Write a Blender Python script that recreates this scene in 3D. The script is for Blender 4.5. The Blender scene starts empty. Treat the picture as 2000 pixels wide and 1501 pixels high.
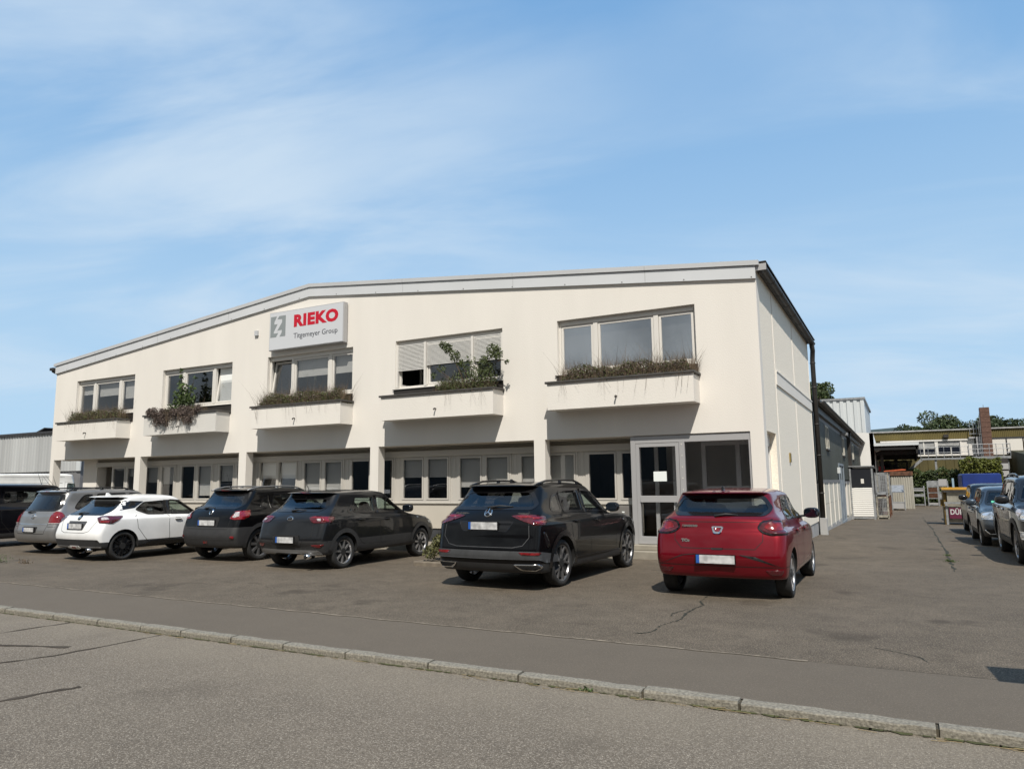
import bpy, bmesh, math, random
from math import radians, sin, cos, pi, sqrt, atan2
from mathutils import Vector, Matrix
from mathutils.bvhtree import BVHTree
S = bpy.context.scene
C = S.collection
# ---------------------------------------------------------------- camera
cam_d = bpy.data.cameras.new('camera'); cam = bpy.data.objects.new('camera', cam_d); C.objects.link(cam)
S.camera = cam
cam_d.sensor_width = 36; cam_d.lens = 25.382; cam_d.clip_end = 1500; cam_d.clip_start = 0.05
_p, _r, _y = 0.136513925, -0.010822012, 0.48948039
_f = Vector((-sin(_y)*cos(_p), cos(_y)*cos(_p), sin(_p))); _rt = Vector((cos(_y), sin(_y), 0)); _up = _rt.cross(_f)
_rt2 = _rt*cos(_r)+_up*sin(_r); _up2 = -_rt*sin(_r)+_up*cos(_r)
_M = Matrix((_rt2, _up2, -_f)).transposed().to_4x4(); _M.translation = Vector((0, 0, 1.6))
cam.matrix_world = _M
# ---------------------------------------------------------------- sky, sun, exposure
SUN = Vector((0.29, -0.56, 0.77)).normalized()
W = bpy.data.worlds.new('World'); S.world = W; W.use_nodes = True
nt = W.node_tree; nt.nodes.clear()
def N(t, **k):
    n = nt.nodes.new(t)
    for a, b in k.items(): setattr(n, a, b)
    return n
def lk(a, b): nt.links.new(a, b)
sky = N('ShaderNodeTexSky', sky_type='NISHITA', sun_disc=False)
sky.sun_elevation = math.asin(SUN.z); sky.sun_rotation = atan2(SUN.x, SUN.y); sky.altitude = 350; sky.air_density = 1.0; sky.dust_density = 0.4; sky.ozone_density = 2.2
tc = N('ShaderNodeTexCoord'); sep = N('ShaderNodeSeparateXYZ'); lk(tc.outputs['Generated'], sep.inputs[0])
def math_n(op, a, b=None, c=None):
    n = N('ShaderNodeMath', operation=op)
    for i, v in enumerate((a, b, c)):
        if v is None: continue
        if isinstance(v, (int, float)): n.inputs[i].default_value = v
        else: lk(v, n.inputs[i])
    return n.outputs[0]
zz = math_n('ADD', math_n('MAXIMUM', sep.outputs[2], 0.0), 0.22)
cx = math_n('DIVIDE', sep.outputs[0], zz); cy = math_n('DIVIDE', sep.outputs[1], zz)
cmb = N('ShaderNodeCombineXYZ'); lk(cx, cmb.inputs[0]); lk(cy, cmb.inputs[1])
mp = N('ShaderNodeMapping'); mp.inputs['Rotation'].default_value = (0, 0, 0); mp.inputs['Scale'].default_value = (0.75, 1.9, 1); mp.inputs['Location'].default_value = (1.7, 0.4, 0)
mp0 = N('ShaderNodeMapping'); mp0.inputs['Rotation'].default_value = (0, 0, radians(-20)); lk(cmb.outputs[0], mp0.inputs[0]); lk(mp0.outputs[0], mp.inputs[0])
n1 = N('ShaderNodeTexNoise'); n1.inputs['Scale'].default_value = 1.1; n1.inputs['Detail'].default_value = 9; n1.inputs['Roughness'].default_value = 0.55; n1.inputs['Distortion'].default_value = 0.6
lk(mp.outputs[0], n1.inputs['Vector'])
n2 = N('ShaderNodeTexNoise'); n2.inputs['Scale'].default_value = 0.45; n2.inputs['Detail'].default_value = 3
lk(cmb.outputs[0], n2.inputs['Vector'])
n3 = N('ShaderNodeTexNoise'); n3.inputs['Scale'].default_value = 6.5; n3.inputs['Detail'].default_value = 5; lk(tc.outputs['Generated'], n3.inputs['Vector'])
def ramp(x, lo, hi, a=0.0, b=1.0):
    n = N('ShaderNodeMapRange', interpolation_type='SMOOTHSTEP'); lk(x, n.inputs[0])
    n.inputs[1].default_value = lo; n.inputs[2].default_value = hi; n.inputs[3].default_value = a; n.inputs[4].default_value = b
    return n.outputs[0]
wisp = math_n('MULTIPLY', ramp(n1.outputs[0], 0.36, 0.72), ramp(n2.outputs[0], 0.30, 0.58))
front = math_n('MULTIPLY', wisp, 0.85)
back = ramp(math_n('ADD', math_n('MULTIPLY', sep.outputs[1], -1.0), math_n('MULTIPLY', n1.outputs[0], 0.9)), 0.35, 1.1)   # thicker cloud in the southern sky
cov = math_n('MINIMUM', math_n('MAXIMUM', front, math_n('MULTIPLY', back, 0.85)), 0.92)
def mixs(f, a, b_):
    n = N('ShaderNodeMixShader'); lk(a, n.inputs[1]); lk(b_, n.inputs[2])
    if isinstance(f, float): n.inputs[0].default_value = f
    else: lk(f, n.inputs[0])
    return n.outputs[0]
def bgn(c, st):
    n = N('ShaderNodeBackground'); n.inputs[0].default_value = (*c, 1); n.inputs[1].default_value = st; return n
bg1 = bgn((1, 1, 1), 0.10); lk(sky.outputs[0], bg1.inputs[0])
blue = bgn((0.175, 0.45, 0.86), 1.0); pale = bgn((0.50, 0.71, 0.90), 1.0); cloud = bgn((0.64, 0.77, 0.90), 1.0)
low = ramp(sep.outputs[2], 0.02, 0.72, 1.0, 0.0)
s1 = mixs(0.72, bg1.outputs[0], blue.outputs[0]); s2 = mixs(math_n('MULTIPLY', low, 0.88), s1, pale.outputs[0]); s3 = mixs(front, s2, cloud.outputs[0]); grey = bgn((0.36, 0.38, 0.385), 1.0); lk(ramp(n3.outputs[0], 0.35, 0.65, 0.62, 1.35), grey.inputs[1]); s3 = mixs(math_n('MULTIPLY', back, 0.9), s3, grey.outputs[0])
wo = N('ShaderNodeOutputWorld'); lk(s3, wo.inputs[0])
sl = bpy.data.lights.new('sun', 'SUN'); sl.energy = 5.0; sl.angle = radians(0.53); sl.color = (1.0, 0.945, 0.86)
so = bpy.data.objects.new('sun', sl); C.objects.link(so); so.rotation_euler = SUN.to_track_quat('Z', 'Y').to_euler(); so.location = (5, -10, 30)
S.view_settings.view_transform = 'Standard'; S.view_settings.look = 'None'; S.view_settings.exposure = 0.0; S.view_settings.gamma = 1.0
# ---------------------------------------------------------------- helpers
def tag(o, label=None, cat=None, group=None, kind=None):
    if label: o['label'] = label
    if cat: o['category'] = cat
    if group: o['group'] = group
    if kind: o['kind'] = kind
    return o
def empty(name, loc=(0, 0, 0), rz=0, **k):
    o = bpy.data.objects.new(name, None); C.objects.link(o); o.location = loc; o.rotation_euler = (0, 0, rz); o.empty_display_size = 0.2
    return tag(o, **k)
class MB:
    def __init__(s): s.v = []; s.f = []; s.m = []
    def add(s, vs, fs, mi=0):
        n = len(s.v); s.v += [tuple(p) for p in vs]; s.f += [tuple(i+n for i in f) for f in fs]; s.m += [mi]*len(fs)
        return s
    def box(s, x0, x1, y0, y1, z0, z1, mi=0):
        return s.add([(x0,y0,z0),(x1,y0,z0),(x1,y1,z0),(x0,y1,z0),(x0,y0,z1),(x1,y0,z1),(x1,y1,z1),(x0,y1,z1)],
                     [(0,3,2,1),(4,5,6,7),(0,1,5,4),(1,2,6,5),(2,3,7,6),(3,0,4,7)], mi)
    def prism(s, poly, a, b, axis='y', mi=0):
        # poly of 2-D points, extruded along axis from a to b
        n = len(poly)
        def P(p, t): return {'y': (p[0], t, p[1]), 'x': (t, p[0], p[1]), 'z': (p[0], p[1], t)}[axis]
        vs = [P(p, a) for p in poly]+[P(p, b) for p in poly]
        ar = sum(poly[i][0]*poly[(i+1) % n][1]-poly[(i+1) % n][0]*poly[i][1] for i in range(n))
        flip = (ar > 0) != (axis in 'y')
        fs = [tuple(range(n)), tuple(range(2*n-1, n-1, -1))]+[(i, i+n, (i+1) % n+n, (i+1) % n) for i in range(n)]
        if flip: fs = [f[::-1] for f in fs]
        if (b < a): fs = [f[::-1] for f in fs]
        return s.add(vs, fs, mi)
    def tube(s, pts, r, n=8, mi=0, cap=True):
        pts = [Vector(p) for p in pts]; rings = []
        R = r if isinstance(r, (list, tuple)) else [r]*len(pts)
        for i, p in enumerate(pts):
            d = (pts[min(i+1, len(pts)-1)]-pts[max(i-1, 0)]).normalized()
            u = d.cross(Vector((0, 0, 1)));
            if u.length < 0.05: u = d.cross(Vector((0, 1, 0)))
            u.normalize(); w = d.cross(u)
            rings.append([p+(u*cos(2*pi*k/n)+w*sin(2*pi*k/n))*R[i] for k in range(n)])
        vs = [q for g in rings for q in g]; fs = []
        for i in range(len(rings)-1):
            for k in range(n): fs.append((i*n+k, i*n+(k+1) % n, (i+1)*n+(k+1) % n, (i+1)*n+k))
        if cap: fs += [tuple(range(n))[::-1], tuple(range((len(rings)-1)*n, len(rings)*n))]
        return s.add(vs, fs, mi)
    def bar(s, p, q, w, h=None, mi=0):
        # rectangular bar from p to q
        p = Vector(p); q = Vector(q); h = h or w; d = (q-p).normalized(); u = d.cross(Vector((0, 0, 1)))
        if u.length < 0.05: u = Vector((1, 0, 0))
        u.normalize(); t = u.cross(d)
        vs = [b+u*a*w/2+t*c*h/2 for b in (p, q) for a, c in ((-1,-1),(1,-1),(1,1),(-1,1))]
        return s.add(vs, [(0,1,2,3),(7,6,5,4),(0,4,5,1),(1,5,6,2),(2,6,7,3),(3,7,4,0)], mi)
    def build(s, name, mats, parent=None, smooth=False, bevel=0, segs=1, loc=None, **k):
        me = bpy.data.meshes.new(name); me.from_pydata(s.v, [], s.f)
        if not isinstance(mats, (list, tuple)): mats = [mats]
        for m in mats: me.materials.append(m)
        if len(mats) > 1: me.polygons.foreach_set('material_index', s.m)
        if smooth: me.polygons.foreach_set('use_smooth', [True]*len(me.polygons))
        me.update()
        o = bpy.data.objects.new(name, me); C.objects.link(o)
        if parent: o.parent = parent
        if loc: o.location = loc
        if bevel:
            b = o.modifiers.new('bevel', 'BEVEL'); b.width = bevel; b.segments = segs; b.limit_method = 'ANGLE'; b.angle_limit = radians(40)
        return tag(o, **k)
def copy_tree(o, parent=None):
    c = o.copy(); C.objects.link(c); c.parent = parent
    for ch in [x for x in bpy.data.objects if x.parent == o]: copy_tree(ch, c)
    return c
# ---------------------------------------------------------------- materials
def srgb(r, g, b):
    return tuple(((c/255)/12.92 if c/255 <= 0.04045 else ((c/255+0.055)/1.055)**2.4) for c in (r, g, b))
def mat(name, col, rough=0.6, metal=0.0, spec=0.5, var=0.0, vs=3.0, bump=0.0, bs=80, coat=0.0, stretch=(1,1,1), detail=4, var2=None, emit=None):
    m = bpy.data.materials.new(name); m.use_nodes = True; t = m.node_tree; b = t.nodes['Principled BSDF']
    b.inputs['Base Color'].default_value = (*col, 1); b.inputs['Roughness'].default_value = rough; b.inputs['Metallic'].default_value = metal
    b.inputs['Specular IOR Level'].default_value = spec; b.inputs['Coat Weight'].default_value = coat; b.inputs['Coat Roughness'].default_value = 0.03
    L = t.links.new; co = t.nodes.new('ShaderNodeTexCoord'); mpn = t.nodes.new('ShaderNodeMapping'); mpn.inputs['Scale'].default_value = stretch
    L(co.outputs['Object'], mpn.inputs[0])
    if var:
        n = t.nodes.new('ShaderNodeTexNoise'); n.inputs['Scale'].default_value = vs; n.inputs['Detail'].default_value = detail; L(mpn.outputs[0], n.inputs['Vector'])
        r = t.nodes.new('ShaderNodeMapRange'); r.inputs[1].default_value = 0.3; r.inputs[2].default_value = 0.7; r.inputs[3].default_value = 1-var; r.inputs[4].default_value = 1+var
        L(n.outputs[0], r.inputs[0])
        x = t.nodes.new('ShaderNodeMix'); x.data_type = 'RGBA'; x.blend_type = 'MULTIPLY'; x.inputs[0].default_value = 1; x.inputs[6].default_value = (*col, 1)
        if var2:
            x.blend_type = 'MIX'; r.inputs[3].default_value = 0; r.inputs[4].default_value = 1; L(r.outputs[0], x.inputs[0]); x.inputs[7].default_value = (*var2, 1)
        else:
            L(r.outputs[0], x.inputs[7])
        L(x.outputs[2], b.inputs['Base Color'])
    if bump:
        n = t.nodes.new('ShaderNodeTexNoise'); n.inputs['Scale'].default_value = bs; n.inputs['Detail'].default_value = 3; L(co.outputs['Object'], n.inputs['Vector'])
        u = t.nodes.new('ShaderNodeBump'); u.inputs['Strength'].default_value = bump; u.inputs['Distance'].default_value = 0.01; L(n.outputs[0], u.inputs['Height']); L(u.outputs[0], b.inputs['Normal'])
    if emit: b.inputs['Emission Color'].default_value = (*col, 1); b.inputs['Emission Strength'].default_value = emit
    return m
def asphalt(name, base, dark, light, speck=1.0, mott=1.0, scale=1.0, edge=None):
    m = bpy.data.materials.new(name); m.use_nodes = True; t = m.node_tree; b = t.nodes['Principled BSDF']; L = t.links.new
    b.inputs['Roughness'].default_value = 0.86; b.inputs['Specular IOR Level'].default_value = 0.35
    co = t.nodes.new('ShaderNodeTexCoord')
    def noise(s, d=5, r=0.6):
        n = t.nodes.new('ShaderNodeTexNoise'); n.inputs['Scale'].default_value = s; n.inputs['Detail'].default_value = d; n.inputs['Roughness'].default_value = r; L(co.outputs['Object'], n.inputs['Vector']); return n.outputs[0]
    def mr(x, a, c, lo, hi):
        r = t.nodes.new('ShaderNodeMapRange'); r.inputs[1].default_value = a; r.inputs[2].default_value = c; r.inputs[3].default_value = lo; r.inputs[4].default_value = hi; L(x, r.inputs[0]); return r.outputs[0]
    def mix(f, a, c, mode='MIX'):
        x = t.nodes.new('ShaderNodeMix'); x.data_type = 'RGBA'; x.blend_type = mode
        for s_, v in ((0, f), (6, a), (7, c)):
            if isinstance(v, (int, float)): x.inputs[s_].default_value = v
            elif isinstance(v, tuple): x.inputs[s_].default_value = (*v, 1)
            else: L(v, x.inputs[s_])
        return x.outputs[2]
    c = mix(mr(noise(0.55*scale, 6, 0.65), 0.36, 0.66, 0, 1), base, tuple(k*(1-0.16*mott) for k in base))
    c = mix(mr(noise(2.6, 5, 0.7), 0.42, 0.75, 0, 0.35*mott), c, dark)
    g = noise(95, 3, 0.85); c = mix(mr(g, 0.47, 0.62, 0, 0.95*speck), c, dark); c = mix(mr(noise(58, 3, 0.8), 0.52, 0.66, 0, 0.60*speck), c, light)
    v = t.nodes.new('ShaderNodeTexVoronoi'); v.inputs['Scale'].default_value = 105; L(co.outputs['Object'], v.inputs['Vector'])
    hs = t.nodes.new('ShaderNodeSeparateColor'); L(v.outputs['Color'], hs.inputs[0])
    a1 = mr(hs.outputs[0], 0.66, 0.95, 0, 1); a2 = mr(v.outputs['Distance'], 0.25, 0.50, 1, 0)
    mu = t.nodes.new('ShaderNodeMath'); mu.operation = 'MULTIPLY'; L(a1, mu.inputs[0]); L(a2, mu.inputs[1])
    mu2 = t.nodes.new('ShaderNodeMath'); mu2.operation = 'MULTIPLY'; L(mu.outputs[0], mu2.inputs[0]); mu2.inputs[1].default_value = 1.0*speck
    c = mix(mu2.outputs[0], c, light)
    c = mix(mr(noise(0.8, 3, 0.6), 0.60, 0.70, 0, 0.30*mott), c, dark)
    if edge:
        sx_ = t.nodes.new('ShaderNodeSeparateXYZ'); L(co.outputs['Object'], sx_.inputs[0]); e1 = mr(sx_.outputs[1], edge[0], edge[1], 0, 1)
        e2 = mr(noise(1.3, 4, 0.7), 0.35, 0.6, 0.25, 1); e3 = mr(noise(60, 3, 0.8), 0.38, 0.62, 0.2, 1)
        for q_ in (e2, e3):
            mm = t.nodes.new('ShaderNodeMath'); mm.operation = 'MULTIPLY'; L(e1, mm.inputs[0]); L(q_, mm.inputs[1]); e1 = mm.outputs[0]
        c = mix(e1, c, edge[2])
    L(c, b.inputs['Base Color'])
    u = t.nodes.new('ShaderNodeBump'); u.inputs['Strength'].default_value = 0.8; u.inputs['Distance'].default_value = 0.008; L(noise(120, 3, 0.7), u.inputs['Height']); L(u.outputs[0], b.inputs['Normal'])
    return m
M = {}
M['road'] = asphalt('road_asphalt', (0.172, 0.143, 0.110), (0.068, 0.055, 0.041), (0.42, 0.37, 0.30), 1.0, 0.9, edge=(4.3, 5.7, (0.24, 0.205, 0.155)))
M['walk'] = asphalt('pavement_asphalt', (0.128, 0.106, 0.081), (0.070, 0.057, 0.043), (0.26, 0.22, 0.17), 0.45, 0.5)
M['yard'] = asphalt('yard_asphalt', (0.132, 0.106, 0.078), (0.048, 0.037, 0.026), (0.33, 0.28, 0.21), 0.9, 2.2)
M['earth'] = mat('earth', (0.09, 0.075, 0.055), 0.95, var=0.3, vs=0.3)
M['tar'] = mat('tar_seal', (0.062, 0.052, 0.042), 0.95, spec=.1, var=0.2, vs=6)
M['crack'] = mat('dark_crack', (0.022, 0.024, 0.016), 0.95)  # dark greenish colour of the crack strips
M['grit'] = mat('pale_grit', (0.21, 0.175, 0.13), 0.95, var=0.4, vs=14)
M['kerb'] = mat('granite_kerb', (0.20, 0.183, 0.148), 0.9, var=0.38, vs=45, bump=0.8, bs=60, detail=8)
M['mortar'] = mat('kerb_mortar', (0.06, 0.052, 0.036), 0.95, var=.4, vs=12)
M['moss'] = mat('kerb_moss', (0.055, 0.06, 0.02), 0.95, var=0.5, vs=9)
M['weed'] = mat('weed_leaf', (0.055, 0.085, 0.022), 0.6, var=0.4, vs=5)
M['stucco'] = mat('cream_render', (0.72, 0.688, 0.635), 0.92, var=0.03, vs=0.9, bump=0.42, bs=40, stretch=(1.6, 1.6, .28), spec=0.2, detail=8)
M['stucco2'] = mat('pebbledash_panel', (0.86, 0.79, 0.675), 0.9, var=0.10, vs=26, bump=0.7, bs=60, spec=0.2)
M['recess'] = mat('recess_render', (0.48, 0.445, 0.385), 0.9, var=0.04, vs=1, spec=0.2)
M['fascia'] = mat('fascia_sheet', (0.56, 0.575, 0.59), 0.5, metal=0.0, var=0.05, vs=0.6)
M['cap'] = mat('fascia_cap_sheet', (0.47, 0.48, 0.49), 0.5, var=0.05, vs=0.6)
M['darkmetal'] = mat('dark_brown_metal', (0.030, 0.026, 0.023), 0.5, var=0.2, vs=4)
M['cope'] = mat('planter_coping', (0.050, 0.046, 0.042), 0.6, var=0.2, vs=6)
M['upvc'] = mat('white_window_frame', (0.66, 0.635, 0.59), 0.4)
M['alu'] = mat('grey_aluminium', (0.42, 0.415, 0.415), 0.42, metal=0.25)
M['alu2'] = mat('taupe_aluminium', (0.52, 0.495, 0.45), 0.5, metal=0.1)
M['blind'] = mat('roller_blind', (0.72, 0.72, 0.69), 0.9)
M['blind2'] = mat('bright_blind', (0.82, 0.84, 0.82), 0.9)
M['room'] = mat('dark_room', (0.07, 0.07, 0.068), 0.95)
M['black'] = mat('black_void', (0.012, 0.012, 0.012), 0.9)
M['shutter'] = mat('white_shutter', (0.66, 0.65, 0.62), 0.5)
M['plinth'] = mat('dark_plinth', (0.035, 0.037, 0.042), 0.8, var=0.2, vs=3)
M['concrete'] = mat('pale_concrete', (0.27, 0.245, 0.20), 0.9, var=0.16, vs=4, bump=0.3, bs=50)
M['island'] = mat('worn_island_concrete', (0.17, 0.142, 0.108), 0.9, var=0.25, vs=5, bump=0.3, bs=50)
M['concrete2'] = mat('grey_concrete', (0.33, 0.33, 0.325), 0.9, var=0.2, vs=2.5)
M['paper'] = mat('paper', (0.78, 0.82, 0.80), 0.9)
M['signw'] = mat('sign_face', (0.56, 0.575, 0.60), 0.35)
M['signg'] = mat('sign_grey', (0.235, 0.26, 0.265), 0.5)
M['signr'] = mat('sign_red', (0.50, 0.0045, 0.022), 0.45)
M['signt'] = mat('sign_dark_text', (0.055, 0.06, 0.075), 0.5)
def glass(name, tint=0.75, ior=1.5, rough=0.0, boost=0.03, col=(1, 1, 1)):
    m = bpy.data.materials.new(name); m.use_nodes = True; t = m.node_tree; t.nodes.clear(); L = t.links.new
    tr = t.nodes.new('ShaderNodeBsdfTransparent'); tr.inputs[0].default_value = (tint*col[0], tint*col[1], tint*col[2], 1)
    gl = t.nodes.new('ShaderNodeBsdfGlossy'); gl.inputs['Roughness'].default_value = rough; gl.inputs['Color'].default_value = (0.95, 0.97, 1, 1)
    fr = t.nodes.new('ShaderNodeFresnel'); ge = t.nodes.new('ShaderNodeNewGeometry'); io = t.nodes.new('ShaderNodeMapRange')
    io.inputs[3].default_value = ior; io.inputs[4].default_value = 1/ior; L(ge.outputs['Backfacing'], io.inputs[0]); L(io.outputs[0], fr.inputs[0])
    ad = t.nodes.new('ShaderNodeMath'); ad.operation = 'ADD'; ad.inputs[1].default_value = boost; L(fr.outputs[0], ad.inputs[0])
    mxs = t.nodes.new('ShaderNodeMixShader'); L(ad.outputs[0], mxs.inputs[0]); L(tr.outputs[0], mxs.inputs[1]); L(gl.outputs[0], mxs.inputs[2])
    o = t.nodes.new('ShaderNodeOutputMaterial'); L(mxs.outputs[0], o.inputs[0]); return m
M['glass'] = glass('window_glass', 0.86, 1.5, 0.0, 0.05)
M['glass2'] = glass('coated_window_glass', 0.72, 1.6, 0.0, 0.38)
# ---------------------------------------------------------------- ground
GZ = [(20, 0), (26, -.12), (37, -.3), (43, -.45), (50, -.35), (58, -.2), (70, -.2)]
def zg(y):
    if y <= 20: return 0.0
    for (a, b), (c, d) in zip(GZ, GZ[1:]):
        if y <= c: return b+(d-b)*(y-a)/(c-a)
    return -.2
def sheet(name, m, xs, ys, zf, **k):
    b = MB(); nx = len(xs)
    b.v = [(x, y, zf(x, y)) for y in ys for x in xs]
    b.f = [(j*nx+i, j*nx+i+1, (j+1)*nx+i+1, (j+1)*nx+i) for j in range(len(ys)-1) for i in range(nx-1)]; b.m = [0]*len(b.f)
    return b.build(name, m, **k)
sheet('ground', M['earth'], [-600, -200, -60, -20, 20, 60, 200, 600], [-400, -60, 0, 5, 20, 26, 37, 43, 50, 58, 70, 200, 900], lambda x, y: zg(y)-0.16-(0.3 if abs(x) > 100 else 0), kind='structure')
sheet('road', M['road'], [-90, -30, 0, 30, 60], [-6, 0, 5.66], lambda x, y: -0.055, kind='structure')
sheet('pavement', M['walk'], [-90, -30, 0, 30, 60], [5.765, 7.18], lambda x, y: 0.0, kind='structure')
sheet('yard', M['yard'], [-140, -60, -27, -10, 0, 20, 60], [7.18, 12, 16, 20, 23, 26, 31, 37, 40, 43, 46, 50, 54, 58, 64, 70, 90], lambda x, y: zg(y)+0.0015, kind='structure')
rnd = random.Random(3)
b = MB(); joints = [-90]+[-60+i*1.0 for i in range(46)]+[-14.2, -13.1, -12.0, -10.8, -9.69, -8.77, -7.95, -7.25, -6.45, -5.69, -4.87, -3.9, -2.98, -1.89, -1.16, 0.09, 1.0, 2.0, 3.1, 4.0, 30]
for a, c in zip(joints, joints[1:]):
    n = max(2, int((c-a)/0.12)) if c-a < 3 else 2; g = 0.011
    xs = [a+g+(c-a-2*g)*i/n for i in range(n+1)]; dz = rnd.uniform(-.006, .006)
    rows = []
    for x in xs:
        j = lambda s=0.0035: rnd.uniform(-s, s)
        rows.append([(x, 5.645+j(.003), -0.16), (x, 5.643+j(.004), -0.008+j(.004)), (x, 5.652+j(.004), 0.004+dz+j(.003)), (x, 5.71, 0.008+dz+j(.002)), (x, 5.757+j(.004), 0.008+dz+j(.004)), (x, 5.765, -0.06)])
    vs = [p for r in rows for p in r]; fs = [(i*6+k, (i+1)*6+k, (i+1)*6+k+1, i*6+k+1) for i in range(n) for k in range(5)]+[(0,1,2,3,4,5), tuple(n*6+k for k in (5,4,3,2,1,0))]
    b.add(vs, fs)
b.build('kerb', M['kerb'], kind='structure')
b = MB(); b.box(-90, 30, 5.656, 5.762, -.16, -.006); b.build('kerb_mortar', M['mortar'], kind='structure')
def ribbon(pts, w, z, jit=0.3, seed=1, sub=4):
    r = random.Random(seed); P = []
    for (x0, y0), (x1, y1) in zip(pts, pts[1:]):
        for i in range(sub): P.append((x0+(x1-x0)*i/sub, y0+(y1-y0)*i/sub))
    P.append(pts[-1]); vs = []
    for i, (x, y) in enumerate(P):
        a = P[max(i-1, 0)]; c = P[min(i+1, len(P)-1)]; d = Vector((c[0]-a[0], c[1]-a[1])).normalized(); q = w/2*(1+r.uniform(-jit, jit)*1.6)
        ox = r.uniform(-1, 1)*w*jit; zz_ = z(y) if callable(z) else z
        vs += [(x-d.y*q+ox, y+d.x*q, zz_), (x+d.y*q+ox, y-d.x*q, zz_)]
    return vs, [(2*i, 2*i+1, 2*i+3, 2*i+2) for i in range(len(P)-1)]
b = MB()
for pts, w in (([(-7.95, 3.6), (-7.77, 4.06), (-7.61, 4.45), (-7.56, 4.94), (-7.53, 5.60)], .028), ([(-9.6, 4.3), (-9.35, 4.86), (-9.32, 5.27), (-9.25, 5.60)], .03), ([(-8.95, 4.4), (-8.65, 4.5), (-8.29, 4.62), (-7.88, 4.76)], .07), ([(-6.55, 2.9), (-6.40, 3.37), (-6.31, 3.63), (-6.24, 3.9)], .05)):
    b.add(*ribbon(pts, w, -0.051, 0.5, seed=int(w*999)))
b.build('tar_seams', M['tar'], kind='structure')
b = MB()
for pts, w, s in (([(-2.51, 11.02), (-2.53, 10.58), (-2.5, 10.01), (-2.4, 9.74), (-2.44, 9.48), (-2.45, 9.06), (-2.40, 8.7), (-2.45, 8.42), (-2.51, 8.19), (-2.49, 7.88), (-2.56, 7.7), (-2.67, 7.70)], .018, 1), ([(-2.50, 9.35), (-2.60, 9.0), (-2.56, 8.82)], .012, 2), ([(-.40, 8.02), (-.27, 7.96), (-.12, 7.87), (.04, 7.73), (.09, 7.56)], .008, 3),
                ([(.72, 15.0), (.72, 16.42), (.76, 18.6), (.79, 22.4), (.86, 29.75), (.84, 35), (.9, 45)], .035, 4), ([(-2.2, 13.2), (-3.6, 13.35), (-4.3, 13.2)], .015, 6), ([(-9.0, 8.6), (-9.6, 8.9), (-10.3, 8.8)], .008, 7)):
    b.add(*ribbon(pts, w, lambda y: zg(y)+0.0055, 0.75, seed=s, sub=9))
b.build('yard_cracks', M['crack'], kind='structure')
b = MB(); b.add(*ribbon([(-30+.11*i, 7.182+.012*sin(i*.9)) for i in range(266)], .034, 0.0055, 0.28, seed=5, sub=1)); b.build('pavement_edge_line', M['grit'], kind='structure')
# raised strips before the building
b = MB(); b.box(-8.75, -6.9, 12.12, 12.24, -0.1, 0.085); b.box(-8.75, -8.63, 12.24, 14.88, -.1, .085); b.build('island_kerb', M['island'], kind='structure', bevel=.015)
b = MB(); b.box(-8.63, -6.9, 12.24, 14.88, -0.1, 0.075); b.build('planting_island', M['island'], kind='structure')
b = MB(); b.box(-27.3, -5.36, 14.88, 15.98, -0.1, 0.13); b.build('pavement_strip', M['concrete'], kind='structure', bevel=.01)
# ---------------------------------------------------------------- office building
FY = 15.40
def zr(x): return 5.80+1.28*(1-abs(x+14.85)/12.45)
bld = empty('office_building', (-14.85, 15.4, 0), label='long cream rendered two-storey office building with shallow gable and flower balconies', cat='building')
def loc(mb, name, mats, **k):
    # build a mesh with world coordinates under an Empty that is not at the origin
    p = k.pop('parent'); L0 = p.matrix_world.translation if p.parent is None else p['_o']
    o = MB.build(mb, name, mats, parent=p, **k); return o
def under(root, mb, name, mats, parent=None, **k):
    r = root.location
    mb.v = [(x-r.x, y-r.y, z-r.z) for x, y, z in mb.v]
    return mb.build(name, mats, parent=parent or root, **k)
WX = [(-26.0, -22.72), (-21.27, -18.0), (-16.49, -13.21), (-11.74, -8.46), (-6.97, -3.69)]
z0, z1 = 4.10, 5.43
b = MB(); T = FY+0.28
# wall over the openings, pillars
xs = [-27.3]+[x for w in WX for x in w]+[-2.39]
b.prism([(-27.3, 2.62), (-2.39, 2.62), (-2.39, z0), (-27.3, z0)], FY, T)
for i in range(0, 12, 2):
    a, c = xs[i], xs[i+1]; b.prism([(a, z0), (c, z0), (c, z1), (a, z1)], FY, T)
b.prism([(-27.3, z1), (-2.39, z1), (-2.39, zr(-2.39)+.3), (-14.85, zr(-14.85)+.3), (-27.3, zr(-27.3)+.3)], FY, T)
for a, c in ((-27.3, -27.09), (-22.47, -22.19), (-17.56, -17.25), (-12.55, -12.27), (-7.63, -7.34)):
    b.box(a, c, FY, FY+.26, 0, 2.62)
b.box(-2.67, -2.39, FY, FY+.33, 0, 2.62)
b.box(-27.3, -27.02, T, 25, 2.62, 6.0)
b.box(-26.15, -25.36, 15.95, 16.3, 0, 2.62); b.box(-26.15, -25.9, 16.3, 25, 0, 2.62)
b.box(-27.3, -2.7, T, 25.0, 2.625, 2.85)
b.box(-27.3, -2.7, 24.8, 25.05, 0, 6.0)
under(bld, b, 'wall', M['stucco'])
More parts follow.
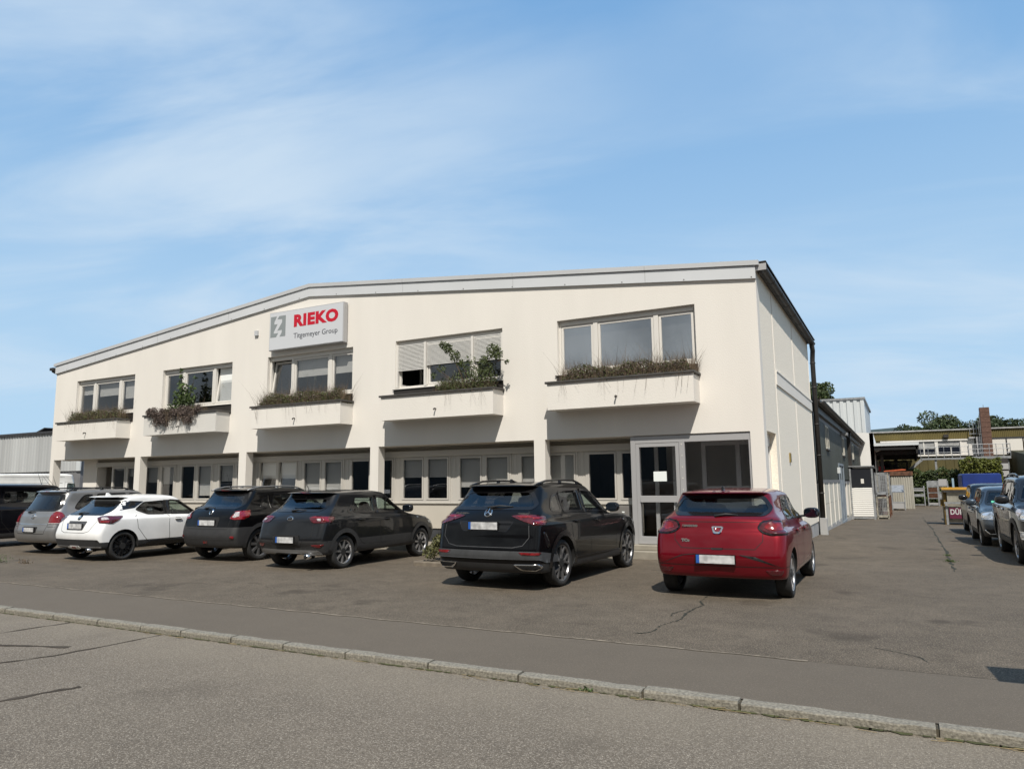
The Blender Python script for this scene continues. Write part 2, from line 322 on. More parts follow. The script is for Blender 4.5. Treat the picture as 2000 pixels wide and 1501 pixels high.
# side wall
b = MB(); X0, X1 = -2.69, -2.39
b.box(X0, X1, T, 16.98, 2.64, 6.02); b.box(X0, X1, FY+.33, FY+.35, 0, 2.64); b.box(X0, X1, 15.75, 16.98, 0, .42); b.box(X0, X1, 16.98, 25.0, 0.32, 6.02)
b.box(X0, X1, 16.98, 17.4, 0, .32)
under(bld, b, 'side_wall', M['stucco2'])
b = MB()
for y in (17.42, 20.95, 24.86): b.box(X1, X1+.012, y-.012, y+.012, .33, 6.0)
b.box(X1, X1+.03, 17.45, 24.98, 3.80, 4.10)
b.box(X1, X1+.045, 17.45, 24.98, 4.10, 4.135)
under(bld, b, 'wall_trim', M['stucco'])
b = MB(); b.box(X0, X1-.02, 17.4, 25.0, -.2, .31); under(bld, b, 'side_plinth', M['concrete2'])
b = MB(); b.box(X1, X1+.03, 18.95, 19.13, 2.05, 2.28); pq = under(bld, b, 'plaque', mat('brass_plaque', (0.24, 0.17, 0.045), 0.5))
b = MB()
for i in range(4): b.box(X1+.031, X1+.034, 18.97, 19.11, 2.08+i*.05, 2.095+i*.05)
under(bld, b, 'engraved_lines', M['black'], parent=pq)
# soffit and recessed ground floor
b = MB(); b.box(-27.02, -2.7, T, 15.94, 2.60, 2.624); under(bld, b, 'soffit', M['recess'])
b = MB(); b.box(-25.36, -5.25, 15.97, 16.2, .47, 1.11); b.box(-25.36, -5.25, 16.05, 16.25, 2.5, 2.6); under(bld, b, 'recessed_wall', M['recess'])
b = MB(); b.box(-25.36, -5.25, 16.0, 16.2, -.05, .47); under(bld, b, 'plinth', M['plinth'])
b = MB(); b.box(-25.36, -5.25, 15.90, 16.04, 2.345, 2.50); under(bld, b, 'shutter_box', M['alu2'], bevel=.008)
b = MB(); b.box(-25.3, -5.25, 15.93, 16.02, 1.11, 1.135); under(bld, b, 'sill', M['alu2'])
def frame(b, x0, x1, za, zb, y0, y1, w, mi=0):
    b.box(x0, x0+w, y0, y1, za, zb, mi); b.box(x1-w, x1, y0, y1, za, zb, mi)
    b.box(x0+w, x1-w, y0, y1, za, za+w, mi); b.box(x0+w, x1-w, y0, y1, zb-w, zb, mi)
rb = random.Random(11)
BL = {0: (0, .9), 1: (.5, .5), 2: (.45, .45), 3: (.9, .9), 4: (.02, .02), 5: (.48, .48), 6: (.72, .95), 7: (.98, .98), 8: (0, 0), -1: (.5, .55), -2: (.1, .3)}
for k in range(-2, 9):
    s = -20.85+1.795*k-.05 if k >= 0 else -20.85+1.795*k-.05
    e = s+1.56
    if s < -25.3: s = -25.14; e = -25.14+1.3
    e = min(e, -5.26)
    w = MB(); y0, y1 = 15.955, 16.035
    w.box(s-.02, s+.03, y0, y1, 1.135, 2.345); w.box(e-.03, e+.02, y0, y1, 1.135, 2.345); w.box(s+.03, e-.03, y0, y1, 1.135, 1.20); w.box(s+.03, e-.03, y0, y1, 2.315, 2.345)
    m = (s+.03+e-.03)/2 if k < 8 else s+.80
    w.box(m-.045, m+.045, y0, y1, 1.2, 2.315)
    fr = under(bld, w, 'window', M['alu2'])
    for j, (pa, pb) in enumerate(((s+.03, m-.045), (m+.045, e-.03))):
        if pb-pa < .1: continue
        tilt = k in (2, ) 
        c = MB(); frame(c, pa+.006, pb-.006, 1.206, 2.309, y0-.012, y1-.02, .042)
        g = MB(); g.box(pa+.045, pb-.045, y0+.012, y0+.02, 1.245, 2.27)
        co = under(bld, c, 'casement', M['alu2'], parent=fr); go = under(bld, g, 'pane', M['glass'], parent=fr)
        if tilt:
            for o_ in (co, go):
                px = Vector((0, 16.0-15.4, 1.21)); o_.matrix_basis = Matrix.Translation(px) @ Matrix.Rotation(radians(-7), 4, 'X') @ Matrix.Translation(-px)
        f_ = BL[k][j]
        if f_ > 0:
            q = MB(); q.box(pa+.03, pb-.03, y1+.02, y1+.026, 2.32-1.1*f_, 2.32); under(bld, q, 'blind', M['blind'], parent=fr)
    # panel to the next group
    if k < 8:
        nx = (-20.85+1.795*(k+1)-.05)
        q = MB(); q.box(e+.02, nx-.02, 15.975, 16.03, 1.135, 2.345); q.box(e+.06, e+.075, 15.968, 15.975, 1.14, 2.345); q.box(nx-.075, nx-.06, 15.968, 15.975, 1.14, 2.345)
        under(bld, q, 'window_panel', M['alu2'])
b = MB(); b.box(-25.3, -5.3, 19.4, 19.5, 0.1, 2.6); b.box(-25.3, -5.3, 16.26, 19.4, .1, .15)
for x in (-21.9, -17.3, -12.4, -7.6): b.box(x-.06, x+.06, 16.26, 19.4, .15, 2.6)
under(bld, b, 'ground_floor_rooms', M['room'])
b = MB()
for i in range(26):
    x = rb.uniform(-25, -6); b.box(x, x+rb.uniform(.3, 1.3), 17.6, 18.2, .15, rb.uniform(1.0, 1.75), i % 3)
under(bld, b, 'office_furniture', [mat('desk_wood', (.11, .07, .04)), mat('grey_cabinet', (.10, .10, .105)), M['black']])
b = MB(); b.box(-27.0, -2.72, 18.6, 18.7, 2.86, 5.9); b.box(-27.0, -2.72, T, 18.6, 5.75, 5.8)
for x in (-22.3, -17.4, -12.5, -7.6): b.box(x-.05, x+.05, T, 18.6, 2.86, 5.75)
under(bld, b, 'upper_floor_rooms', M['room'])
# upper windows
UB = [[(0.35, 0), (.45, 1), (.6, 1)], [(0, 0), (0, 0), (1, 2)], [(0, 0), (.5, 1), (.5, 1)], [(0, 0), (0, 0), (0, 0)], [(1, 2), (1, 2), (1, 2)]]
for i, (a, c) in enumerate(WX):
    w = MB(); y0, y1 = FY+.11, FY+.19; gl = M['glass2'] if i == 4 else M['glass']
    frame(w, a, c, z0+.045, z1, y0, y1, .055)
    w.box(a+.055, c-.055, y0-.02, y1, z1-.12, z1-.055)
    m1, m2 = a+.93, c-.90
    for m in (m1, m2): w.box(m-.055, m+.055, y0-.015, y1, z0+.1, z1-.12)
    w.box(a, c, FY+.02, FY+.22, z0+.005, z0+.044)
    fr = under(bld, w, 'window', M['upvc'], bevel=.004)
    for j, (pa, pb) in enumerate(((a+.055, m1-.055), (m1+.055, m2-.055), (m2+.055, c-.055))):
        cs = MB(); frame(cs, pa+.008, pb-.008, z0+.108, z1-.128, y0+.005, y1-.015, .05)
        g = MB(); g.box(pa+.055, pb-.055, y0+.03, y0+.04, z0+.155, z1-.175)
        opened = (i == 1 and j == 2) or (i == 2 and j == 0)
        swung = i == 3 and j == 0
        co = under(bld, cs, 'casement', M['upvc'], parent=fr); go = under(bld, g, 'pane', gl, parent=fr)
        if opened:
            for o_ in (co, go):
                px = Vector((0, y0+.03-15.4, z0+.11)); o_.matrix_basis = Matrix.Translation(px) @ Matrix.Rotation(radians(-8), 4, 'X') @ Matrix.Translation(-px)
        if swung:
            for o_ in (co, go):
                px = Vector((pa+.008+14.85, y0+.03-15.4, 0)); o_.matrix_basis = Matrix.Translation(px) @ Matrix.Rotation(radians(80), 4, 'Z') @ Matrix.Translation(-px)
        f_, tp = UB[i][j]
        if f_:
            q = MB(); lo = z1-.12-(z1-z0-.25)*f_
            q.box(pa+.03, pb-.03 if tp != 1 else pb-.06, y1+.05, y1+.056, lo, z1-.12); under(bld, q, 'blind', M['blind2'] if tp == 2 and i == 1 else M['blind'], parent=fr)
        if i == 3:
            lo = z0+.50+(.09 if j == 1 else 0.06 if j == 2 else 0); nsl = 20; zt = z1-.12; h = (zt-lo)/nsl; q = MB()
            for s_ in range(nsl):
                za = lo+h*s_; q.prism([(y0-.045, za+.012), (y0-.058, za+h*.35), (y0-.058, za+h*.8), (y0-.045, za+h), (y0-.035, za+h), (y0-.035, za+.012)], pa-.01, pb+.01, 'x')
            under(bld, q, 'roller_shutter', M['shutter'], parent=fr)
    if i == 3:
        for x in (a+.03, m1, m2, c-.03):
            q = MB(); q.box(x-.03, x+.03, y0-.08, y0-.016, z0+.06, z1-.1); under(bld, q, 'shutter_rail', M['upvc'], parent=fr)
    # dark strip between the sill and the planter box
    q = MB(); q.box(a-.03, c+.02, FY-.02, FY+.02, 3.82, z0-.002); q.box(a-.06, c+.02, FY-.045, FY+.06, z0-.002, z0+.012); under(bld, q, 'sill_flashing', M['darkmetal'])
# planter balconies
for i, xr in enumerate((-22.81, -18.03, -13.18, -8.45, -3.66)):
    xl = xr-(3.36 if i not in (1,) else 3.36); yf = FY-.51; q = MB()
    q.prism([(xl, 3.255), (xr, 3.255), (xr, 3.855), (xl, 3.855)], yf, yf+.07); q.box(xl, xl+.07, yf+.07, FY-.002, 3.255, 3.855); q.box(xr-.07, xr, yf+.07, FY-.002, 3.255, 3.855); q.box(xl+.07, xr-.07, yf+.07, FY-.002, 3.255, 3.34)
    pb_ = under(bld, q, 'planter_box', M['stucco'] if i != 1 else mat('white_render', (.60, .585, .55), .9, var=.05, vs=.8, bump=.5, bs=30, spec=.2))
    q = MB(); e_ = .045
    q.box(xl-e_, xr+e_, yf-e_, yf+.1, 3.855, 3.905); q.box(xl-e_, xl+.09, yf+.1, FY-.003, 3.855, 3.905); q.box(xr-.09, xr+e_, yf+.1, FY-.003, 3.855, 3.905)
    under(bld, q, 'coping', M['cope'], parent=pb_, bevel=.006)
    q = MB(); q.box(xl+.07, xr-.07, yf+.07, FY-.005, 3.34, 3.80); under(bld, q, 'soil', M['earth'], parent=pb_)
    hx = xl+1.72 if i < 4 else xl+1.67
    q = MB(); q.tube([(hx, yf+.02, 3.47), (hx, yf-.06, 3.475), (hx, yf-.085, 3.465), (hx, yf-.092, 3.435)], .018, 8); under(bld, q, 'spout', M['darkmetal'], parent=pb_, smooth=True)
# fascia and roof
for nm, ya, yb, d0, d1, mm in (('fascia', FY-.055, FY+.02, 0.0, .27, M['fascia']), ('fascia_cap', FY-.09, FY+.05, .272, .375, M['cap'])):
    q = MB(); e_ = .10 if nm == 'fascia_cap' else .02
    for sx in (-1, 1):
        xo = -14.85+sx*(12.45+e_); z_e = zr(-14.85+sx*12.45)
        pts = [(-14.85, 7.08+d0), (xo, z_e+d0), (xo, z_e+d1), (-14.85, 7.08+d1)]
        q.prism(pts, ya, yb)
    under(bld, q, nm, mm)
seam = mat('seam_grey', (.16, .16, .155), .8)
for sx in (-1, 1):
    for k in range(1, 4):
        x = -14.85+sx*12.45*k/3.7
        q = MB(); q.box(x-.0025, x+.0025, FY-.0915, FY-.089, zr(x)+.28, zr(x)+.365); under(bld, q, 'fascia_joint', seam)
        q = MB(); q.box(x-.0025, x+.0025, FY-.0565, FY-.054, zr(x)+.01, zr(x)+.265); under(bld, q, 'fascia_joint', seam)
for k in range(18):
    x = -26.6+k*1.42; q = MB(); q.box(x-.012, x+.012, FY-.061, FY-.054, zr(x)+.02, zr(x)+.045); under(bld, q, 'rivet', seam)
q = MB()
for sx in (-1, 1):
    xo = -14.85+sx*12.62; z_e = zr(-14.85+sx*12.45)
    q.prism([(-14.85, 7.32), (xo, z_e+.28), (xo, z_e+.33), (-14.85, 7.37)], FY+.05, 25.2)
under(bld, q, 'roof', M['darkmetal'])
q = MB(); xg, zg_ = -2.245, 6.05
prof = [(xg+.085*cos(t), zg_+.085*sin(t)) for t in [pi+pi*i/10 for i in range(11)]]+[(xg+.075*cos(t), zg_+.075*sin(t)) for t in [2*pi-pi*i/10 for i in range(11)]]
for s in range(8):
    ya = FY+.02+s*1.22; q.prism(prof, ya, ya+1.215)
q.box(-2.39, -2.30, FY+.3, 25.1, 6.02, 6.16); q.box(-2.33, -2.16, FY-.02, 25.2, 6.135, 6.16)
for s in range(9):
    y = FY+.02+s*1.22; q.prism([(xg+.092*cos(t), zg_+.092*sin(t)) for t in [pi+pi*i/8 for i in range(9)]], y-.015, y+.015)
under(bld, q, 'gutter', M['darkmetal'])
q = MB(); q.box(-2.38, -2.16, FY-.02, FY-.005, 5.97, 6.11); under(bld, q, 'gutter_end', M['alu'])
q = MB(); q.tube([(-2.245, 24.9, 5.98), (-2.245, 25.12, 5.8), (-2.28, 25.22, 5.5), (-2.28, 25.22, .42)], .075, 10)
for z in (1.2, 2.4, 3.4, 4.6, 5.4): q.tube([(-2.28, 25.22, z-.02), (-2.28, 25.22, z+.02)], .088, 10)
dp = under(bld, q, 'downpipe', M['darkmetal'], smooth=True)
q = MB(); q.box(-2.38, -2.16, 25.10, 25.36, -.2, .42); under(bld, q, 'pipe_base', M['concrete2'], parent=dp, bevel=.01)
q = MB(); q.tube([(-27.44, 15.30, 6.0), (-27.44, 15.32, 5.9), (-27.38, 15.6, 5.75), (-27.38, 15.62, 0)], .045, 8); q.box(-27.55, -27.34, 15.26, 15.5, 5.93, 6.03); under(bld, q, 'downpipe', M['darkmetal'])
# side window
q = MB(); xw = -2.55
q.box(xw-.05, xw+.02, 15.75, 15.80, .42, 2.42); q.box(xw-.05, xw+.02, 16.90, 16.98, .42, 2.42); q.box(xw-.05, xw+.02, 15.80, 16.90, .42, .47); q.box(xw-.05, xw+.02, 15.75, 16.98, 2.36, 2.64)
q.box(xw-.04, xw+.02, 16.62, 16.68, .47, 2.36)
fr = under(bld, q, 'window', M['upvc']); q = MB(); q.box(xw-.02, xw-.01, 15.80, 16.90, .47, 2.36); under(bld, q, 'pane', M['glass2'], parent=fr)
# glazed entrance
en = MB(); ya, yb = FY+.03, FY+.13
en.box(-5.255, -5.14, ya, yb, .27, 2.60); en.box(-5.14, -2.67, ya, yb, 2.45, 2.60); en.box(-4.17, -4.05, ya, yb, .27, 2.45); en.box(-2.72, -2.67, ya, yb, .27, 2.45); en.box(-4.05, -2.72, ya, yb, .27, .40)
en.box(-5.255, -5.19, yb, 15.96, 2.45, 2.60); en.box(-5.255, -5.19, 15.88, 15.96, .27, 2.45); en.box(-5.255, -5.19, yb, 15.88, .27, .36)
enf = under(bld, en, 'entrance_frame', M['alu'], bevel=.004)
q = MB(); frame(q, -5.135, -4.175, .28, 2.44, ya-.012, yb-.02, .075); q.box(-5.06, -4.25, ya-.03, yb-.02, 1.17, 1.31); q.box(-5.06, -4.25, ya-.012, yb-.02, .355, .44)
dr = under(bld, q, 'door', M['alu'], bevel=.004)
q = MB(); q.box(-5.06, -4.25, ya+.03, ya+.04, .44, 1.17); q.box(-5.06, -4.25, ya+.03, ya+.04, 1.31, 2.365); under(bld, q, 'pane', M['glass'], parent=dr)
q = MB(); q.box(-4.75, -4.46, ya-.002, ya+.004, 1.62, 1.83); under(bld, q, 'notice', M['paper'], parent=dr)
q = MB(); q.tube([(-4.30, ya-.05, .9), (-4.30, ya-.05, 1.1)], .012); under(bld, q, 'handle', M['alu'], parent=dr)
q = MB(); q.box(-4.05, -2.72, ya+.03, ya+.04, .40, 2.45); under(bld, q, 'pane', M['glass'], parent=enf); q = MB(); q.box(-5.225, -5.22, yb, 15.88, .36, 2.45); under(bld, q, 'pane', M['glass'], parent=enf)
for z in (2.40, 2.16, 1.92, 1.68, 1.44, 1.2):
    q = MB(); q.tube([(-4.11, ya, z), (-4.11, ya-.008, z)], .014); under(bld, q, 'screw_cap', M['upvc'], parent=enf)
# inner lobby
q = MB(); yi = 16.5; frame(q, -3.95, -2.72, .3, 2.50, yi, yi+.06, .09); q.box(-3.86, -2.81, yi, yi+.06, 1.36, 1.5); q.box(-3.2, -3.1, yi, yi+.06, 1.5, 2.41); q.box(-5.05, -4.97, yi, yi+.06, .3, 2.5); q.box(-4.62, -4.55, yi, yi+.06, .3, 2.5); q.box(-3.86, -2.81, yi+.02, yi+.05, 1.0, 1.30)
under(bld, q, 'lobby_screen', mat('grey_inner_frame', (.80, .81, .82), .5))
q = MB(); q.box(-5.25, -2.72, 18.2, 18.3, .1, 2.6); q.box(-2.74, -2.72, 15.8, 19.3, .26, 2.6); q.box(-5.25, -2.7, 15.6, 19.3, .1, .26); under(bld, q, 'lobby_room', mat('lobby_floor', (.52, .50, .47), .8))
q = MB(); q.box(-5.36, -2.45, 14.98, FY+.02, -.1, .16); q.box(-5.30, -2.62, 15.2, FY+.14, .16, .27); under(bld, q, 'entrance_step', M['concrete'], bevel=.012)
q = MB(); q.box(-5.95, -5.45, 15.90, 15.965, .50, 1.08); q.box(-5.93, -5.47, 15.89, 15.90, .52, 1.06); lb = under(bld, q, 'letterbox', mat('grey_letterbox', (.17, .16, .15), .5), bevel=.01)
q = MB(); q.box(-5.66, -5.60, 15.884, 15.89, .92, .95); under(bld, q, 'nameplate', M['paper'], parent=lb)
# small box on the wall
q = MB(); q.box(-17.04, -16.91, FY-.06, FY, 6.15, 6.29); q.box(-17.045, -16.905, FY-.065, FY-.0, 6.14, 6.15); wb = q.build('wall_box', M['cap'], label='small grey vent box on the cream wall left of the company sign', cat='vent box')
# ---------------------------------------------------------------- company sign
sg = empty('company_sign', (-14.83, FY, 6.12), label='wide white company sign box above the middle upper window', cat='sign')
def at_sign(mb, n, m, **k): return under(sg, mb, n, m, **k)
q = MB(); q.box(-16.26, -13.40, FY-.20, FY-.03, 5.56, 6.71); at_sign(q, 'sign_box', M['alu'], bevel=.01)
q = MB(); q.box(-16.235, -13.425, FY-.206, FY-.2005, 5.585, 6.685); at_sign(q, 'sign_face', M['signw'])
q = MB(); X, Z = -16.20, 5.96
sx, sz = .60, .62
# emblem: grey square split by a pale double zig-zag
lp = [(0, 0), (.38, 0), (.52, .18), (.22, .18), (.22, .26), (.46, .62), (.24, .62), (.24, .74), (.40, 1), (0, 1)]
rp = [(1, 0), (1, 1), (.56, 1), (.45, .86), (.76, .84), (.76, .68), (.46, .30), (.76, .32), (.76, .20), (.62, 0)]
for pl in (lp, rp):
    q.prism([(X+px*sx, Z+pz*sz) for px, pz in pl], FY-.210, FY-.207)
at_sign(q, 'emblem', M['signg'])
def text_obj(root, s, size, x, y, z, m, name, bold=0.0, width=None, height=None, rot=(pi/2, 0, 0), parent=None, depth=.002):
    cu = bpy.data.curves.new(name, 'FONT'); cu.body = s; cu.size = size; cu.offset = bold; cu.space_character = 1.0+bold*4.5; cu.extrude = depth; cu.resolution_u = 3
    tmp = bpy.data.objects.new('tmp', cu); C.objects.link(tmp); bpy.context.view_layer.update()
    dg = bpy.context.evaluated_depsgraph_get(); me = bpy.data.meshes.new_from_object(tmp.evaluated_get(dg)); bpy.data.objects.remove(tmp); bpy.data.curves.remove(cu)
    xs_ = [v.co.x for v in me.vertices]; ys_ = [v.co.y for v in me.vertices]
    kx = width/(max(xs_)-min(xs_)) if width else 1; ky = height/(max(ys_)-min(ys_)) if height else kx
    x_0, y_0 = min(xs_), min(ys_) if height else 0
    R = Matrix.Rotation(rot[2], 3, 'Z') @ Matrix.Rotation(rot[0], 3, 'X')
    for v in me.vertices:
        p = R @ Vector(((v.co.x-x_0)*kx, (v.co.y-y_0)*ky, v.co.z)); v.co = p+Vector((x, y, z))
    me.materials.clear(); me.materials.append(m); me.name = name
    o = bpy.data.objects.new(name, me); C.objects.link(o); o.parent = parent or root
    return o
text_obj(sg, 'RIEKO', .4, -15.27+14.83, -.208, 6.175-6.12, M['signr'], 'company_name', bold=.022, width=1.68, height=.375)
text_obj(sg, 'Titgemeyer Group', .2, -15.27+14.83, -.208, 5.80-6.12, M['signt'], 'company_subtitle', width=1.66, height=.20)
# ---------------------------------------------------------------- other buildings
def corrug(mb, x0, x1, y, z0, z1, pitch=.2, d=.03, mi=0, out=-1, topf=None):
    # trapezoidal metal sheet, face towards -y, as one thin solid strip
    xs = []; n = int((x1-x0)/pitch); p = (x1-x0)/n
    for i in range(n):
        a = x0+i*p; xs += [(a, 0), (a+p*.35, 0), (a+p*.45, 1), (a+p*.9, 1)]
    xs.append((x1, 0)); vs = []
    for x, k in xs:
        zt = topf(x) if topf else z1
        vs += [(x, y+out*d*k, z0), (x, y+out*d*k, zt)]
    fs = [(2*i, 2*i+2, 2*i+3, 2*i+1) for i in range(len(xs)-1)]
    return mb.add(vs, fs, mi)
def swapxy(mb, x):
    # turn a strip built along x at y=0 into one along y at plane x, facing +x
    mb.v = [(x-b_, a_, c_) for a_, b_, c_ in mb.v]; return mb
M['dkclad'] = mat('dark_olive_cladding', (0.043, 0.047, 0.040), 0.5, var=0.25, vs=1.2, stretch=(1, 1, .15))
M['cream'] = mat('cream_panel', (0.56, 0.53, 0.45), 0.9, var=0.08, vs=3, bump=.2, bs=60)
M['greyband'] = mat('grey_band', (0.17, 0.17, 0.175), 0.6, var=.1, vs=2)
M['bluedoor'] = mat('blue_grey_door', (0.20, 0.235, 0.27), 0.5, var=.1, vs=3)
M['whiteclad'] = mat('white_ribbed_cladding', (0.55, 0.575, 0.58), 0.5, var=.06, vs=1, stretch=(1, 1, .1))
M['galv'] = mat('galvanised_steel', (0.30, 0.31, 0.32), 0.5, metal=.35, var=.25, vs=6)
M['rust'] = mat('rusty_steel', (0.11, 0.050, 0.028), 0.85, var=.5, vs=7)
M['olive'] = mat('olive_cladding', (0.120, 0.095, 0.026), 0.6, var=.12, vs=1.2, stretch=(1, 1, .2))
M['olived'] = mat('olive_lower_wall', (0.085, 0.070, 0.022), 0.7, var=.2, vs=1)
M['leaf'] = mat('leaf', (0.042, 0.062, 0.015), 0.6, var=.5, vs=1.3)
M['leaf2'] = mat('bright_leaf', (0.092, 0.105, 0.012), 0.6, var=.45, vs=3)
M['leaf3'] = mat('dark_leaf', (0.030, 0.048, 0.016), 0.6, var=.5, vs=.6)
M['bark'] = mat('bark', (0.07, 0.05, 0.035), 0.9, var=.4, vs=6)
def thing(name, loc, **k): return empty(name, loc, **k)
wh = thing('warehouse', (-2.4, 50, 0), label='long low warehouse with dark cladding above cream panels behind the cream office', cat='building')
q = MB(); corrug(q, 25.5, 77, 0, 1.62, 3.72, .25, .02); swapxy(q, -2.43); under(wh, q, 'upper_cladding', M['dkclad'])
q = MB(); q.box(-9, -2.5, 25.5, 77, -.6, 3.9); under(wh, q, 'wall', M['dkclad'])
q = MB(); q.box(-2.5, -2.41, 25.5, 77, 3.72, 3.86); q.box(-2.5, -2.38, 25.5, 35, 1.5, 1.62); q.box(-2.5, -2.38, 38, 77, 1.42, 1.55); under(wh, q, 'metal_band', M['greyband'])
q = MB(); y = 25.5
while y < 77:
    if not 34.5 < y < 38:
        for za_, zb_ in ((.78, 1.5), (-.05 if y < 34 else -.2, .765)):
            q = MB(); q.box(-2.5, -2.40, y+.02, min(y+1.95, 77), za_, zb_); under(wh, q, 'cream_panel', M['cream'])
    y += 1.98
q = MB(); y = 25.5
while y < 77:
    if not 34.5 < y < 38: q = MB(); q.box(-2.5, -2.37, y-.04, y+.02, -.1, 1.5); under(wh, q, 'panel_batten', M['upvc'])
    y += 1.98
q = MB(); q.box(-2.5, -2.39, 25.4, 34.9, -.5, -.02); q.box(-2.5, -2.39, 38.1, 77, -.7, -.22); under(wh, q, 'base', M['concrete2'])
q = MB(); q.prism([(-12, 5.0), (-2.15, 4.12), (-2.15, 4.22), (-12, 5.1)], 25.4, 77.3); q.prism([(-9, 3.86), (-2.3, 3.86), (-2.3, 4.12), (-9, 4.12)], 25.5, 77); under(wh, q, 'roof', M['darkmetal'])
q = MB(); xg = -2.12; q.prism([(xg+.09*cos(t), 4.18+.09*sin(t)) for t in [pi+pi*i/8 for i in range(9)]]+[(xg+.08*cos(t), 4.18+.05*sin(t)) for t in [2*pi-pi*i/8 for i in range(9)]], 25.4, 77.4); under(wh, q, 'gutter', M['darkmetal'])
for y in (42.5, 60.2):
    q = MB(); q.box(-2.42, -2.24, y-.12, y+.12, -.5, 4.0); q.box(-2.38, -2.2, y-.3, y+.3, 3.95, 4.13); d_ = under(wh, q, 'downpipe', M['darkmetal'])
    q = MB(); q.box(-2.42, -2.18, y-.25, y+.25, -.6, -.1); under(wh, q, 'pipe_base', M['concrete2'], parent=d_)
for y in (30.3, 39.2, 47.2, 57.2, 67.2, 73.5):
    q = MB(); frame(q, y-.66, y+.66, 2.78, 3.68, -.03, .02, .07); q.box(y-.03, y+.03, -.03, .02, 2.85, 3.61); swapxy(q, -2.42); w_ = under(wh, q, 'window', M['cream'])
    q = MB(); q.box(-2.435, -2.425, y-.6, y+.6, 2.84, 3.62); under(wh, q, 'pane', M['glass2'], parent=w_)
    q = MB(); q.box(-2.43, -2.34, y-.7, y+.7, 2.72, 2.78); under(wh, q, 'sill', M['darkmetal'], parent=w_)
q = MB(); frame(q, 35.0, 37.9, -.32, 2.35, -.05, .02, .1); q.box(36.4, 36.5, -.04, .02, -.3, 2.3); swapxy(q, -2.42); d_ = under(wh, q, 'door_frame', M['bluedoor'])
q = MB(); q.box(-2.44, -2.415, 35.08, 37.82, -.3, 2.28); q.box(-2.42, -2.38, 36.2, 36.3, .6, .8); under(wh, q, 'door', M['bluedoor'], parent=d_)
q = MB(); q.box(-2.4, -2.1, 37.8, 38.3, 3.72, 3.84); under(wh, q, 'wall_lamp', M['galv'])
q = MB(); q.box(-2.42, -2.3, 34.4, 34.8, 1.9, 2.15); under(wh, q, 'alarm_box', M['whiteclad'])
# tall white hall
hl = thing('tall_hall', (-12, 85, 0), label='tall white ribbed metal hall rising behind the dark warehouse roof', cat='building')
q = MB(); q.box(-24, -2.8, 80.06, 97, -.5, 9.62); under(hl, q, 'wall', mat('hall_side', (.42, .45, .47), .6, var=.05, vs=1))
q = MB(); corrug(q, -24, -2.72, 80.03, -.5, 9.62, .62, .10); under(hl, q, 'ribbed_cladding', M['whiteclad'])
q = MB(); q.box(-24.1, -2.62, 79.85, 97.1, 9.62, 9.82); under(hl, q, 'roof_edge', M['galv'])
q = MB()
for z in (5.2, 6.3): q.box(-2.8, -2.76, 80.3, 97, z, z+.06)
under(hl, q, 'cladding_joint', M['greyband'])
# white gable building with the loading canopy
gb = thing('loading_building', (-2.2, 60, 0), label='white rendered building end with a deep dark loading canopy', cat='building')
q = MB(); q.prism([(-2.9, -.3), (-1.5, -.3), (-1.5, 4.82), (-2.9, 4.9)], 56, 56.3); q.prism([(56, 4.82), (66.4, 4.0), (66.4, -.2), (56, -.2)], -1.75, -1.5, 'x'); under(gb, q, 'wall', mat('white_wall', (.70, .69, .66), .9, var=.05, vs=.5))
q = MB(); q.box(-1.5, 1.22, 55.9, 66.3, 3.90, 4.10); under(gb, q, 'canopy_roof', M['whiteclad'])
q = MB(); q.box(-1.5, 1.20, 56.0, 56.1, 3.62, 3.9)
for i in range(9): q.box(-1.45, 1.15, 56.4+i*.9, 56.5+i*.9, 3.3, 3.9)
q.prism([(56.0, 3.88), (65, 3.88), (65, 3.0), (57.2, 3.0), (56.0, 3.35)], 1.02, 1.12, 'x'); q.box(-1.45, 1.02, 58.5, 58.6, 3.0, 3.9)
under(gb, q, 'canopy_beams', M['black'])
q = MB(); q.bar((-1.42, 56.2, 3.55), (-.7, 56.1, 3.86), .12); under(gb, q, 'brace', M['alu2'])
q = MB(); q.box(-1.2, -1.0, 57.2, 57.4, -.3, 3.9); q.box(-.35, -.15, 60, 60.2, -.3, 3.9); under(gb, q, 'post', M['darkmetal'])
# steel rack with dark goods below the canopy
rk = thing('storage_rack', (-.6, 60, -.2), label='dark steel storage rack with goods under the loading canopy', cat='rack')
q = MB()
for x in (-1.3, .45):
    for y in (59.6, 60.4): q.box(x-.05, x+.05, y-.05, y+.05, -.2, 2.95)
for z in (.5, 1.7, 2.4, 2.85): q.box(-1.35, .5, 59.5, 60.5, z, z+.08)
under(rk, q, 'rack_frame', M['black'])
q = MB(); rr = random.Random(7)
for i in range(12):
    x = rr.uniform(-1.2, .2); z = rr.choice((.58, 1.78, 2.48)); q.box(x, x+rr.uniform(.2, .5), 59.6, 60.3, z, z+rr.uniform(.15, .35))
under(rk, q, 'stacked_goods', M['black'])
q = MB(); q.box(-1.36, -.98, 57.5, 57.8, 2.28, 2.52); q.box(-1.38, -.96, 57.48, 57.82, 2.52, 2.54); q.box(-1.38, -.9, 57.45, 57.85, 2.2, 2.28)
rc = q.build('crate', mat('red_plastic', (.45, .01, .02), .5), label='small red plastic crate beside the white loading building', cat='crate')
q = MB(); q.box(-1.45, -.85, 57.3, 58.0, -.3, 2.195); cab = q.build('cabinet', M['darkmetal'], label='dark steel cabinet carrying the red crate under the canopy', cat='cabinet')
q = MB(); q.prism([(-1.0, 2.13), (.3, 2.21), (.32, 2.27), (.1, 2.30), (-1.0, 2.2)], 55.2, 56.3); q.build('tarpaulin', mat('orange_tarp', (.42, .09, .03), .7, var=.2, vs=4), label='faded orange tarpaulin roll lying on the container top', cat='tarpaulin')
